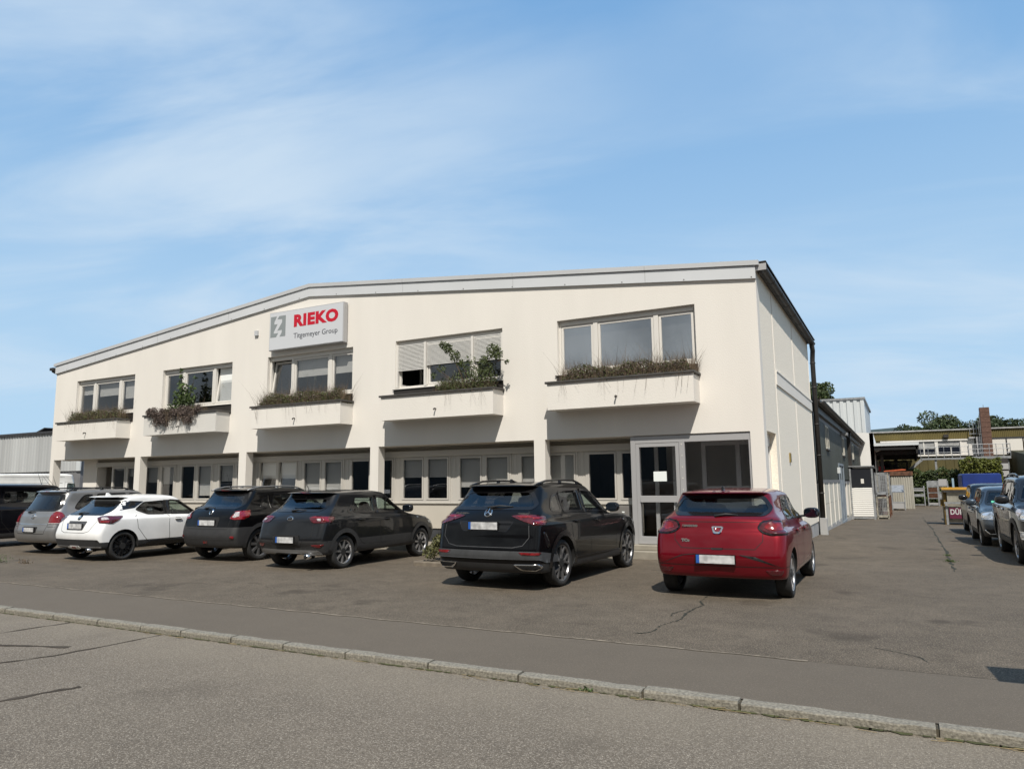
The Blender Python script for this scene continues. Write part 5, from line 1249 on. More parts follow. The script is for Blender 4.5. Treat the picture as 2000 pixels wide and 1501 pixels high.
        if e == 'r': q = MB(); q.box(xx-.011, xx-.0085, y+pw/2-.044, y+pw/2, z-ph/2, z+ph/2); add(q, 'plate_blue_band', K['plateb'], parent=hp, smooth=False)
    # mirrors
    mx_, mz, mm = sp['mirror']
    for sg in (1, -1):
        p, n = skin.side(mx_, mz, sg); q = superblob((mx_+.02, p.y+sg*.17, mz+.05), (.075, .125, .085), 2.7); 
        mo = add(q, 'mirror', K[mm] if isinstance(mm, str) else mm)
        q = MB(); q.bar((mx_+.02, p.y-sg*.03, mz-.01), (mx_+.02, p.y+sg*.12, mz+.01), .06, .035); add(q, 'mirror_arm', K['trim'], parent=mo, smooth=False)
        q = MB(); yy = p.y+sg*.17; q.prism(rpoly([(yy-.1, mz-.01), (yy+.1, mz-.01), (yy+.1, mz+.11), (yy-.1, mz+.11)], .04), mx_-.060, mx_-.052, 'x'); add(q, 'mirror_glass', mat('mirror_glass', (.25, .3, .36), .03, metal=1), parent=mo, smooth=False)
    # handles
    for (hx, hz) in sp['handles']:
        for sg in (1, -1):
            p, n = skin.side(hx, hz, sg); q = superblob((hx, p.y+sg*.022, hz), (.095, .016, .018), 3, 12, 7); q2 = add(q, 'door_handle', K[sp.get('hm')] if sp.get('hm') else pm)
            add(skin.patch(rpoly([(hx-.08, hz-.035), (hx+.08, hz-.035), (hx+.08, hz+.03), (hx-.08, hz+.03)], .03), 'side', sg, .001, .0), 'handle_recess', K['gap'], parent=q2)
    if sp.get('wiper'):
        y0, y1, z = sp['wiper']; z += dz_; q = MB(); a, _ = skin.end(y0, z, 'r'); b_, _ = skin.end(y1, z+.015, 'r')
        q.tube([a+Vector((-.03, 0, 0)), (a+b_)/2+Vector((-.04, 0, .02)), b_+Vector((-.02, 0, 0))], [.022, .014, .006], 6); add(q, 'rear_wiper', K['trim'])
    if sp.get('rails'):
        x0, x1, yr, mm = sp['rails']
        for sg in (1, -1):
            pts = []
            for i in range(11):
                t = i/10; x = x0+(x1-x0)*t; p, n = skin.top(x, sg*yr); h = .055*min(1, 5.5*t, 5.5*(1-t)); pts.append((p.x, p.y, p.z+h))
            q = MB(); q.tube(pts, .018, 7)
            for t in (.12, .5, .88):
                x = x0+(x1-x0)*t; p, n = skin.top(x, sg*yr); q.box(x-.04, x+.04, p.y-.012, p.y+.012, p.z-.02, p.z+.045)
            add(q, 'roof_rail', K[mm] if isinstance(mm, str) else mm)
    if sp.get('antenna'):
        x, kind = sp['antenna']; p, n = skin.top(x, 0); q = MB()
        if kind == 'fin':
            q.prism([(x-.07, p.z-.02), (x+.10, p.z-.02), (x+.0, p.z+.055), (x-.055, p.z+.06)], -.018, .018); add(q, 'roof_antenna', pm if sp.get('finbody') else K['gloss'], smooth=False, bevel=.01)
        else:
            q.tube([(x, 0, p.z-.02), (x, 0, p.z+.03)], .03, 8); q.tube([(x, 0, p.z+.02), (x-.13, 0, p.z+(.20 if kind == 'short' else .36))], [.008, .003], 5); add(q, 'roof_antenna', K['trim'])
    for (x, y, z, rx, rz_) in sp.get('exhaust', ()):
        q = MB(); q.tube([(x+.2, y, z), (x, y, z)], rx, 14); add(q, 'exhaust', K['chrome']); q = MB(); q.tube([(x+.01, y, z), (x-.002, y, z)], rx*.8, 14); add(q, 'exhaust_bore', K['well'])
    # seats
    q = MB(); ctr = sp.get('seatx', L_*.5)
    for sg in (1, -1):
        for xx, ww in ((ctr, .24), (ctr-.85, .30)):
            bl = superblob((xx, sg*.36, .62), (.26, ww, .12), 3.5); q.add(bl.v, bl.f); bl = superblob((xx-.22, sg*.36, .88), (.09, ww*.92, .30), 3.2); q.add(bl.v, bl.f); bl = superblob((xx-.27, sg*.36, H_-.36), (.055, .13, .10), 2.6); q.add(bl.v, bl.f)
    add(q, 'seats', K['seat'])
    q = MB(); bl = superblob((L_-sp.get('dash', 1.45), 0, .86), (.30, .66, .14), 4); q.add(bl.v, bl.f)
    n = 20; cxw, cyw, czw = ctr+.52, .36, .94
    q.tube([(cxw+.06*sin(2*pi*i/n), cyw+.18*cos(2*pi*i/n), czw+.17*sin(2*pi*i/n)) for i in range(n+1)], .014, 6); add(q, 'dashboard', K['cabin'])
    return root, skin, add
def R_(xr, xf, w, z, rr=(.16, .22), rf=(.3, .35), br=.08, bf=.16, m=0, wl=None): return dict(xr=xr, xf=xf, w=w, z=z, rr=rr, rf=rf, br=br, bf=bf, m=m, wl=wl)
def hatch_rings(L, W, H, t, zb, cowl, wsx, nose, mats=(1, 0, 0, 0), wr=.60, sh=.88, low=.24, taper=.93, rear_roof=None, bonnet=.0, br=.08, rrt=(.12, .17), midz=None):
    # t: rear x at (underside, bumper low, bumper max, bumper top, lamp, glass base, glass mid, roof edge)
    h = W/2; wl = [(0, taper+.02), (.55, 1), (L-1.0, 1), (L-.25, taper-.03), (L, taper-.05)]
    zr_, zm, zf = zb; rr_x = rear_roof if rear_roof is not None else t[7]
    nz = nose; mz = midz or (H-.28)
    return [
        R_(t[0]+.25, L-.35, h-.22, low-.02, m=1, wl=wl, br=br), 
        R_(t[0], L-.14, h-.05, low, m=mats[0], wl=wl, br=br, rr=rrt),
        R_(t[1], L-.04, h-.012, low+.14, m=mats[1], wl=wl, br=br, rr=rrt),
        R_(t[2], L-.0, h-.004, .56, m=mats[2], wl=wl, br=br, rr=rrt),
        R_(t[3], L-.03, h, [(0, .74), (.6, .74), (L-.6, .70), (L, .62)], m=mats[3], wl=wl, br=br, rr=rrt),
        R_(t[4], L-.10, h-.012, [(0, sh+.0), (.5, sh+.03), (L-1.3, sh+.01), (L-.55, nz+.06), (L-.1, nz-.04)], wl=wl, br=br, rr=rrt, bf=.2),
        R_(t[4]+.03, L-.24, h-.07, [(0, sh+.055), (.5, sh+.075), (L-1.3, sh+.06), (L-.55, nz+.12), (L-.24, nz+.04)], wl=wl, br=br, rr=rrt, bf=.22),
        R_(t[5], L-cowl, h-.10, [(0, zr_), (1.2, zm), (L-cowl-.6, zf), (L-cowl, zf+.03)], br=br+.02, bf=.20, rf=(.22, .3), wl=[(0, .97), (.7, 1), (L, 1)]),
        R_(t[6], L-(cowl*.52+wsx*.48), h-.19, mz-.05, br=br+.02, bf=.18, rf=(.2, .25), wl=[(0, .96), (.9, 1), (L, 1)]),
        R_(t[7]+.03, L-wsx+.02, wr+.055, [(0, H-.105), (1.2, H-.075), (L-wsx, H-.11)], br=.08, bf=.12, rf=(.15, .2), wl=[(0, .95), (1.0, 1), (L, 1)]),
        R_(rr_x, L-wsx-.05, wr, [(0, H-.075), (.7, H-.055), (1.5, H-.035), (L-wsx-.4, H-.05), (L-wsx, H-.085)], br=.07, bf=.10, rf=(.12, .2), wl=[(0, .95), (1.0, 1), (L, 1)]),
        R_(rr_x+.10, L-wsx-.2, wr*.72, [(0, H-.055), (.7, H-.03), (1.6, H-.008), (L-wsx-.5, H-.015), (L-wsx, H-.05)], br=.05, bf=.08),
        R_(rr_x+.35, L-wsx-.5, wr*.25, [(0, H-.03), (1.6, H), (L-wsx, H-.02)], br=.03, bf=.03, rr=(.05, .05), rf=(.05, .05)),
    ]
P = dict(red=paint('metallic_red_paint', (.15, .0035, .010), .35), black=paint('black_paint', (.003, .003, .0035), 0, .3, coat=.5), dark=paint('dark_grey_paint', (.013, .0135, .015), .3, .36), white=paint('white_paint', (.74, .74, .73), 0, .3), silver=paint('silver_paint', (.25, .25, .25), .55, .4), graph=paint('graphite_paint', (.018, .019, .021), .35, .3), blue=paint('blue_grey_paint', (.050, .066, .088), .4, .32), vanb=paint('black_van_paint', (.004, .004, .006), 0, .35), vanw=paint('white_van_paint', (.80, .79, .75), 0, .4, coat=.3))
def door_lines(L, x1, x2, x3, zt, zlo=.36, arch=None):
    # rear edge of the rear door, between doors, front edge of the front door
    a = arch or (x1-.02, .70)
    return [('door_gap', 'gap', 'side', 'both', [(x1+.28, zlo), (x1+.16, .48), a, (x1-.06, .95), (x1, zt)], .010), ('door_gap', 'gap', 'side', 'both', [(x2+.02, zlo), (x2-.02, .75), (x2, zt)], .010), ('door_gap', 'gap', 'side', 'both', [(x3, zlo), (x3+.02, .75), (x3-.06, zt)], .010)]
# ---- red hatchback
L, W_, H_ = 4.09, 1.84, 1.50
sp = dict(dz=(.035, .75), L=L, W=W_, H=H_, wb=2.60, ro=.68, R=.315, paint=P['red'], gi=7, rings=hatch_rings(L, W_, H_, (.10, .03, 0, .04, .09, .17, .33, .50), (1.09, 1.02, .98), 1.15, 1.75, .70, mats=(0, 0, 0, 0), low=.29, rear_roof=.42),
    side=[dict(p=[(.98, 1.05), (1.78, 1.03), (1.80, 1.375), (1.30, 1.36)], g='privacy'), dict(p=[(1.86, 1.03), (2.78, 1.0), (2.30, 1.33), (1.88, 1.375)])],
    pillars=[([(1.76, 1.03), (1.88, 1.03), (1.90, 1.37), (1.78, 1.37)], 0)],
    rear=[(-.70, 1.21, .1), (-.62, 1.12, .12), (.62, 1.12, .12), (.70, 1.21, .1), (.575, 1.395, .06), (-.575, 1.395, .06)], front=[(-.64, 1.0), (.64, 1.0), (.52, 1.36), (-.52, 1.36)],
    patches=[('tail_lamp', 'gloss', 'wrap2', 'r', [(.53, .935), (.60, 1.02), (.78, 1.045), (1.10, 1.02), (1.12, .90), (1.05, .845), (.72, .83), (.60, .86)], .04, .010), ('lamp_red_field', 'red', 'wrap2', 'r', [(.62, .93), (.70, 1.0), (1.06, .985), (1.06, .90), (.74, .885)], .03, .018, True), ('lamp_lens', 'dred', 'wrap2', 'r', [(.56, .935), (.62, 1.0), (.78, 1.025), (1.085, 1.0), (1.10, .91), (1.03, .86), (.74, .85), (.62, .875)], .03, .015, True),  # inner field is a brighter red lens, not lit
             ('reflector', 'dred', 'wrap2', 'r', [(.62, .415), (.86, .415), (.84, .355), (.70, .35)], .02, .008), ('badge', 'chrome', 'end', 'r', [(-.085, .945), (.085, .945), (.05, .845), (-.05, .845)], .02, .012), ('badge_field', 'red', 'end', 'r', [(-.055, .925), (.055, .925), (.03, .87), (-.03, .87)], .01, .016, True), ('tailgate_handle', 'gap', 'end', 'r', [(-.09, .695), (.09, .695), (.07, .67), (-.07, .67)], .01, .006),
             ('recess_shadow', 'gap', 'end2', 'r', [(.30, .612), (.50, .592), (.62, .54), (.80, .465), (.62, .530), (.48, .582), (.30, .602)], .004, .003), ('headlamp', 'head', 'wrap2', 'f', [(.5, .72), (1.1, .76), (1.05, .62), (.5, .60)], .03, .008), ('grille', 'gloss', 'end', 'f', [(-.5, .70), (.5, .70), (.5, .5), (-.5, .5)], .04, .006), ('brake_lamp', 'dred', 'end', 'r', [(-.12, 1.425), (.12, 1.425), (.12, 1.41), (-.12, 1.41)], .0, .006)],
    lines=door_lines(L, 1.02, 1.82, 2.82, 1.03)+[('tailgate_gap', 'gap', 'end', 'r', [(-.60, 1.04), (-.60, .85), (-.60, .76), (-.50, .685), (.50, .685), (.60, .76), (.60, .85), (.60, 1.04)], .009), ('bumper_crease', 'gap', 'wrap', 'r', [(-1.1, .455), (-.8, .455), (.8, .455), (1.1, .455)], .008), ('spoiler_crease', 'gap', 'end', 'r', [(-.6, 1.005), (.6, 1.005)], .008)],
    plate=(0.02, .545, .52, .11), mirror=(2.62, 1.03, 'gloss'), handles=[(1.15, .90), (2.02, .88)], wiper=(.05, -.26, 1.085), antenna=(.62, 'fin'), rim='silver', rs='double', rn=5, seatx=2.15, exhaust=[])
red, sk_, add_ = car('parked_car', (-2.31, 10.26, 0), radians(90), sp, label='metallic red hatchback parked before the glazed entrance')
text_obj(red, 'SANDERO', .06, 0, 0, 0, K['chrome'], 'model_lettering', width=.001) if False else None
def lettering(root, skin, s, y, z, w, h, m, name, e='r', bold=.004):
    p, n = skin.end(y-w/2 if e == 'r' else y, z, e); o = text_obj(root, s, h, 0, 0, 0, m, name, bold=bold, width=w, height=h, rot=(pi/2, 0, -pi/2), depth=.003)
    # text local: starts at +y side and runs to -y as read from behind the car
    o.location = (p.x-.012, y, z-h/2); return o
lettering(red, sk_, 'SANDERO', .50, .985, .22, .032, K['chrome'], 'model_lettering')
lettering(red, sk_, 'TCe', .50, .79, .12, .045, K['chrome'], 'engine_lettering')
# ---- black mid-size suv with diamond wheels
L, W_, H_ = 4.70, 1.89, 1.63
rg = hatch_rings(L, W_, H_, (.14, .04, 0, .03, .07, .20, .36, .52), (1.18, 1.10, 1.05), 1.42, 2.12, .84, mats=(1, 0, 0, 0), low=.27, rear_roof=.42, sh=.98, wr=.62, midz=1.36)
sp = dict(dz=(.08, 0), L=L, W=W_, H=H_, wb=2.89, ro=.92, R=.365, paint=P['black'], gi=7, rings=rg, arch=.415,
    side=[dict(p=[(.68, 1.17), (1.10, 1.15), (1.11, 1.46), (.92, 1.41)], g='privacy', r=.08), dict(p=[(1.16, 1.14), (1.95, 1.12), (1.98, 1.51), (1.42, 1.50), (1.18, 1.47)], g='privacy'), dict(p=[(2.04, 1.12), (3.04, 1.09), (2.54, 1.45), (2.07, 1.51)])],
    pillars=[([(1.93, 1.11), (2.06, 1.11), (2.09, 1.5), (1.96, 1.5)], 0)],
    rear=[(-.74, 1.27, .1), (-.70, 1.20, .08), (.70, 1.20, .08), (.74, 1.27, .1), (.58, 1.50, .08), (-.58, 1.50, .08)], front=[(-.68, 1.10), (.68, 1.10), (.54, 1.47), (-.54, 1.47)],
    patches=[('tail_lamp', 'dred', 'wrap2', 'r', [(.42, 1.03), (.60, 1.05), (1.0, 1.045), (1.22, 1.02), (1.20, .955), (1.08, .90), (.86, .90), (.66, .95)], .03, .010), ('lamp_red_field', 'red', 'wrap2', 'r', [(.50, 1.025), (.66, 1.035), (.82, 1.03), (.82, 1.005), (.62, 1.0)], .01, .014, True), ('lamp_strip', 'red', 'wrap2', 'r', [(.88, 1.02), (1.14, 1.005), (1.16, .985), (.92, .985)], .01, .014, True), ('lamp_strip', 'red', 'wrap2', 'r', [(.88, .945), (1.12, .955), (1.10, .925), (.90, .92)], .01, .014, True),
             ('bumper_cladding', 'gtrim', 'wrap', 'r', [(-1.5, .42), (-1.3, .46), (-.9, .52), (.9, .52), (1.3, .46), (1.5, .42), (1.5, .33), (1.1, .34), (.9, .40), (-.9, .40), (-1.1, .34), (-1.5, .33)], .04, .010), ('reflector', 'red', 'wrap2', 'r', [(.60, .505), (.95, .50), (.90, .465), (.66, .465)], .015, .015),
             ('plate_recess', 'gloss', 'end', 'r', [(-.50, .955), (.50, .955), (.40, .80), (-.40, .80)], .04, .003), ('badge', 'chrome', 'end', 'r', [(.065*cos(a*pi/10), 1.075+.065*sin(a*pi/10)) for a in range(20)], 0, .014), ('badge_field', 'gloss', 'end', 'r', [(.053*cos(a*pi/10), 1.075+.053*sin(a*pi/10)) for a in range(20)], 0, .018, True),
             ('exhaust_trim', 'chrome', 'wrap2', 'r', [(.50, .325), (.92, .335), (1.02, .285), (.90, .235), (.62, .24)], .03, .016), ('exhaust_bore', 'well', 'wrap2', 'r', [(.54, .315), (.90, .32), (.97, .285), (.88, .25), (.65, .255)], .02, .021, True), ('bumper_vent', 'gloss', 'wrap2', 'r', [(1.02, .80), (1.10, .79), (1.22, .60), (1.15, .55), (1.10, .62)], .02, .004), ('side_sill', 'trim', 'side', 'both', [(1.30, .30), (3.38, .30), (3.40, .40), (1.34, .42)], .02, .010),
             ('headlamp', 'head', 'wrap2', 'f', [(.55, .84), (1.2, .90), (1.15, .80), (.55, .74)], .03, .008), ('grille', 'gloss', 'end', 'f', [(-.5, .84), (.5, .84), (.55, .5), (-.55, .5)], .04, .006), ('fender_vent', 'chrome', 'side', 'both', [(3.52, .935), (3.60, .935), (3.60, .91), (3.52, .91)], .005, .008)],
    lines=door_lines(L, 1.30, 2.0, 3.14, 1.10, .42)+[('tailgate_gap', 'gtrim', 'end', 'r', [(-.74, .93), (-.76, .72), (-.66, .60), (-.50, .57), (.50, .57), (.66, .60), (.76, .72), (.74, .93)], .010), ('fender_gap', 'gap', 'wrap2', 'r', [(.86, 1.10), (.86, .93)], .010), ('badge_star', 'chrome', 'end', 'r', [(0, 1.13), (0, 1.075), (.048, 1.047)], .010, .022), ('badge_star', 'chrome', 'end', 'r', [(0, 1.075), (-.048, 1.047)], .010, .022)],
    plate=(.02, .965, .52, .11), mirror=(2.84, 1.12, 'gloss'), handles=[(1.42, .99), (2.26, .97)], wiper=(.05, -.38, 1.155), antenna=(.95, 'fin'), rim='dsilver', rs='y', rn=5, rsc=.76, rails=(.62, 2.40, .60, 'gloss'), seatx=2.3, dash=1.7, fcut=.1, cladding='gloss')
suv, sk_, add_ = car('parked_car', (-5.72, 9.72, 0), radians(88.6), sp, label='glossy black sport utility car with chrome exhaust trims, nearest the entrance')
lettering(suv, sk_, 'GLC 300e', .62, 1.145, .26, .035, K['chrome'], 'model_lettering'); lettering(suv, sk_, '4MATIC', -.50, 1.145, .19, .028, K['chrome'], 'badge_lettering')
# machined faces on the alloy wheels
# ---- dark grey small crossover
L, W_, H_ = 4.14, 1.76, 1.52
sp = dict(dz=(.045, .7), L=L, W=W_, H=H_, wb=2.58, ro=.73, R=.322, paint=P['dark'], gi=7, rings=hatch_rings(L, W_, H_, (.12, .05, 0, .04, .10, .22, .42, .58), (1.09, 1.03, .99), 1.12, 1.80, .76, mats=(1, 1, 0, 0), low=.30, rear_roof=.46, sh=.92, midz=1.26),
    side=[dict(p=[(.88, 1.07), (1.04, 1.06), (1.14, 1.22), (1.06, 1.20)], r=.02), dict(p=[(1.08, 1.06), (1.78, 1.04), (1.80, 1.39), (1.20, 1.38)]), dict(p=[(1.86, 1.04), (2.86, 1.02), (2.32, 1.35), (1.88, 1.40)])],
    pillars=[([(1.76, 1.04), (1.88, 1.04), (1.90, 1.39), (1.78, 1.39)], 0)],
    rear=[(-.64, 1.17, .08), (-.56, 1.10, .08), (.56, 1.10, .08), (.64, 1.17, .08), (.53, 1.375, .05), (-.53, 1.375, .05)], front=[(-.62, 1.03), (.62, 1.03), (.50, 1.37), (-.50, 1.37)],
    patches=[('tail_lamp', 'dred', 'wrap2', 'r', [(.46, .955), (.60, .975), (1.10, .965), (1.18, .95), (1.05, .86), (.66, .845), (.56, .86)], .03, .012), ('lamp_red_field', 'red', 'wrap2', 'r', [(.50, .95), (.62, .965), (1.06, .95), (1.02, .93), (.62, .935)], .01, .016, True), ('lamp_red_field', 'red', 'wrap2', 'r', [(.84, .93), (1.0, .925), (.98, .875), (.86, .875)], .01, .016, True), ('lamp_clear', 'clear', 'wrap2', 'r', [(.66, .925), (.80, .925), (.80, .885), (.70, .885)], .01, .017, True), 
             ('reflector', 'red', 'wrap2', 'r', [(.60, .49), (.86, .50), (.80, .445), (.68, .445)], .015, .012), ('plate_recess', 'gap', 'end', 'r', [(-.36, .66), (.36, .66), (.32, .50), (-.32, .50)], .04, .004), ('skid_plate', 'satin', 'wrap', 'r', [(-.90, .30), (-.74, .39), (.74, .39), (.90, .30), (.80, .27), (.5, .27), (.3, .33), (-.3, .33), (-.5, .27), (-.80, .27)], .04, .016), ('badge', 'chrome', 'end', 'r', [(.075*cos(a*pi/10), .925+.038*sin(a*pi/10)) for a in range(20)], 0, .012), ('badge_field', 'gloss', 'end', 'r', [(.065*cos(a*pi/10), .925+.030*sin(a*pi/10)) for a in range(20)], 0, .015, True),
             ('brake_lamp', 'red', 'end', 'r', [(-.12, 1.425), (.12, 1.425), (.12, 1.40), (-.12, 1.40)], .0, .006), ('headlamp', 'head', 'wrap2', 'f', [(.5, .80), (1.15, .88), (1.10, .74), (.5, .68)], .03, .008), ('grille', 'gloss', 'end', 'f', [(-.5, .78), (.5, .78), (.5, .62), (-.5, .62)], .04, .006), ('fender_badge', 'chrome', 'side', 'both', [(3.12, .90), (3.20, .90), (3.19, .875), (3.13, .875)], .005, .006), ('side_sill', 'trim', 'side', 'both', [(1.10, .28), (3.06, .28), (3.08, .40), (1.95, .40), (1.85, .43), (1.10, .43)], .02, .008), ('bumper_cladding', 'trim', 'wrap', 'r', [(-1.2, .54), (-.9, .56), (-.35, .47), (.35, .47), (.9, .56), (1.2, .54), (1.2, .30), (-1.2, .30)], .04, .006)],
    lines=door_lines(L, 1.05, 1.82, 2.90, 1.05, .43)+[('tailgate_gap', 'gap', 'end', 'r', [(-.60, 1.04), (-.60, .84), (-.62, .66), (-.45, .60), (-.35, .47), (.35, .47), (.45, .60), (.62, .66), (.60, .84), (.60, 1.04)], .009)],
    plate=(.0, .575, .46, .11), mirror=(2.68, 1.05, 'body'), handles=[(1.20, .92), (2.04, .90)], wiper=(.08, -.25, 1.07), antenna=(.62, 'short'), rim='silver', rs='thin', rn=8, rsc=.70, exhaust=[(.02, -.52, .27, .05, 0)], seatx=2.15, cladding='trim')
sp['mirror'] = (2.68, 1.05, P['dark'])
kia, sk_, add_ = car('parked_car', (-10.57, 10.46, 0), radians(90), sp, label='dark grey compact crossover with silver skid plate, left of the low shrub')
lettering(kia, sk_, 'KIA', .045, .97, .09, .03, K['chrome'], 'badge_lettering')
# ---- black compact suv with grey roof rails
L, W_, H_ = 4.33, 1.78, 1.58
sp = dict(dz=(.02, .7), L=L, W=W_, H=H_, wb=2.63, ro=.78, R=.345, paint=P['black'], gi=7, rings=hatch_rings(L, W_, H_, (.12, .03, 0, .03, .12, .20, .42, .58), (1.10, 1.08, 1.02), 1.12, 1.84, .80, mats=(1, 1, 1, 0), low=.30, rear_roof=.50, sh=.96, midz=1.30),
    side=[dict(p=[(.82, 1.15), (1.10, 1.13), (1.10, 1.40), (.98, 1.34)], g='privacy', r=.08), dict(p=[(1.18, 1.12), (1.90, 1.10), (1.92, 1.46), (1.30, 1.43)], g='privacy'), dict(p=[(1.98, 1.10), (2.98, 1.08), (2.46, 1.41), (2.0, 1.46)])],
    pillars=[([(1.88, 1.1), (2.0, 1.1), (2.02, 1.45), (1.90, 1.45)], 0)],
    rear=[(-.68, 1.19, .08), (-.62, 1.12, .06), (.62, 1.12, .06), (.68, 1.19, .08), (.56, 1.45, .06), (-.56, 1.45, .06)], front=[(-.64, 1.08), (.64, 1.08), (.52, 1.43), (-.52, 1.43)], rg='privacy',
    patches=[('tail_lamp', 'red', 'wrap2', 'r', [(.62, .90), (.70, 1.0), (.95, 1.055), (1.26, 1.07), (1.18, .95), (1.05, .89), (.80, .875)], .03, .012), ('lamp_clear', 'clear', 'wrap2', 'r', [(.68, .93), (.76, 1.0), (.98, 1.04), (.92, .95), (.80, .915)], .02, .016, True), ('reflector', 'red', 'wrap2', 'r', [(.72, .56), (.80, .56), (.80, .50), (.72, .50)], .03, .012), ('fog_lamp', 'red', 'end', 'r', [(-.06, .44), (.06, .44), (.06, .40), (-.06, .40)], .01, .012), ('plate_recess', 'gap', 'end', 'r', [(-.34, .93), (.34, .93), (.34, .73), (-.34, .73)], .03, .004), ('badge', 'chrome', 'end', 'r', [(.058*cos(a*pi/10), 1.035+.058*sin(a*pi/10)) for a in range(20)], 0, .012), ('badge_field', 'gloss', 'end', 'r', [(.040*cos(a*pi/10), 1.035+.040*sin(a*pi/10)) for a in range(20)], 0, .015, True),
             ('brake_lamp', 'red', 'end', 'r', [(-.14, 1.505), (.14, 1.505), (.14, 1.485), (-.14, 1.485)], .0, .006), ('headlamp', 'head', 'wrap2', 'f', [(.5, .80), (1.15, .88), (1.10, .74), (.5, .68)], .03, .008), ('grille', 'gloss', 'end', 'f', [(-.5, .78), (.5, .78), (.5, .6), (-.5, .6)], .04, .006)],
    lines=door_lines(L, 1.16, 1.94, 3.0, 1.10, .43)+[('tailgate_gap', 'gap', 'end', 'r', [(-.64, 1.06), (-.64, .84), (-.62, .70), (.62, .70), (.64, .84), (.64, 1.06)], .009), ('bumper_line', 'gtrim', 'wrap', 'r', [(-.75, .49), (.75, .49)], .008), ('door_trim', 'chrome', 'side', 'both', [(1.14, 1.12), (1.12, 1.40)], .010, .006)],
    plate=(.0, .83, .52, .11), mirror=(2.80, 1.10, 'gloss'), handles=[(1.34, .97), (2.16, .95)], wiper=(.28, -.02, 1.11), antenna=(.66, 'long'), rim='dsilver', rs='single', rn=8, rsc=.72, rails=(.62, 2.35, .57, 'satin'), seatx=2.3, cladding='trim')
qq, sk_, add_ = car('parked_car', (-13.40, 10.90, 0), radians(90), sp, label='black compact sport utility car with grey roof rails and red and white tail lamps')
# ---- white small hatchback
L, W_, H_ = 3.99, 1.74, 1.455
sp = dict(dz=(.02, .7), L=L, W=W_, H=H_, wb=2.525, ro=.66, R=.315, paint=P['white'], gi=7, rings=hatch_rings(L, W_, H_, (.10, .03, 0, .05, .12, .24, .46, .72), (1.03, .96, .93), 1.10, 1.75, .68, mats=(1, 0, 0, 0), low=.28, rear_roof=.55, sh=.88, wr=.57, midz=1.20),
    side=[dict(p=[(.98, 1.10), (1.28, .985), (1.74, .975), (1.76, 1.30), (1.22, 1.27)], g='privacy'), dict(p=[(1.86, .975), (2.68, .96), (2.22, 1.29), (1.88, 1.32)]), dict(p=[(2.72, .965), (2.96, .96), (2.70, 1.07)], r=.02)],
    pillars=[([(1.72, .975), (1.88, .975), (1.90, 1.31), (1.74, 1.31)], 0), ([(.62, 1.10), (.98, 1.14), (1.22, 1.29), (.78, 1.31), (.64, 1.25)], 0)],
    rear=[(-.66, 1.06, .06), (-.60, 1.0, .05), (.60, 1.0, .05), (.66, 1.06, .06), (.56, 1.30, .05), (-.56, 1.30, .05)], front=[(-.62, .98), (.62, .98), (.50, 1.31), (-.50, 1.31)],
    patches=[('tail_lamp', 'dred', 'wrap2', 'r', [(.58, .925), (.66, .955), (.95, .965), (1.32, .955), (1.30, .925), (1.12, .90), (1.06, .80), (.74, .815)], .025, .012), ('lamp_clear', 'clear', 'wrap2', 'r', [(.72, .93), (.95, .935), (.98, .89), (.80, .875)], .02, .016, True), ('lamp_red_field', 'red', 'wrap2', 'r', [(.76, .86), (1.0, .87), (.98, .82), (.80, .825)], .015, .016, True), ('plate_recess', 'gtrim', 'end', 'r', [(-.33, .855), (.33, .855), (.29, .68), (-.29, .68)], .03, .003), ('bumper_insert', 'trim', 'wrap', 'r', [(-.76, .48), (.76, .48), (.86, .32), (-.86, .32)], .03, .006), ('bumper_lip', 'satin', 'wrap', 'r', [(-.84, .335), (.84, .335), (.84, .31), (-.84, .31)], .01, .014), ('fog_surround', 'white_', 'end', 'r', [(-.24, .30), (-.16, .345), (.16, .345), (.24, .30), (.12, .275), (-.12, .275)], .02, .016), ('fog_lamp', 'red', 'end', 'r', [(-.07, .33), (.07, .33), (.07, .29), (-.07, .29)], .01, .02),
             ('badge', 'gloss', 'end', 'r', [(.058*cos(a*pi/10), .925+.050*sin(a*pi/10)) for a in range(20)], 0, .012), ('badge_field', 'chrome', 'end', 'r', [(.036*cos(a*pi/10), .925+.03*sin(a*pi/10)) for a in range(20)], 0, .015, True), ('side_sill', 'gloss', 'side', 'both', [(1.18, .34), (1.30, .39), (3.0, .36), (3.06, .29), (1.20, .29)], .02, .006), ('headlamp', 'head', 'wrap2', 'f', [(.5, .76), (1.15, .82), (1.10, .68), (.5, .64)], .03, .008), ('grille', 'gloss', 'end', 'f', [(-.5, .72), (.5, .72), (.5, .5), (-.5, .5)], .04, .006), ('spoiler_underside', 'gap', 'end', 'r', [(-.54, 1.345), (.54, 1.345), (.54, 1.31), (-.54, 1.31)], .01, .004)],
    lines=door_lines(L, 1.0, 1.80, 2.80, .98, .36)+[('tailgate_gap', 'gap', 'end', 'r', [(-.62, 1.0), (-.62, .84), (-.50, .66), (-.36, .625), (.36, .625), (.50, .66), (.62, .84), (.62, 1.0)], .009)],
    plate=(.0, .765, .52, .11), mirror=(2.58, .99, 'gloss'), handles=[(2.02, .86)], wiper=(.20, -.12, 1.015), antenna=(.78, 'fin'), finbody=1, rim='gloss', rs='double', rn=6, rsc=.76, exhaust=[(.04, -.50, .255, .04, 0)], seatx=2.1)
K['white_'] = P['white']
wt, sk_, add_ = car('parked_car', (-16.36, 9.82, 0), radians(90), sp, label='white small hatchback with black wheels and black lower bumper')
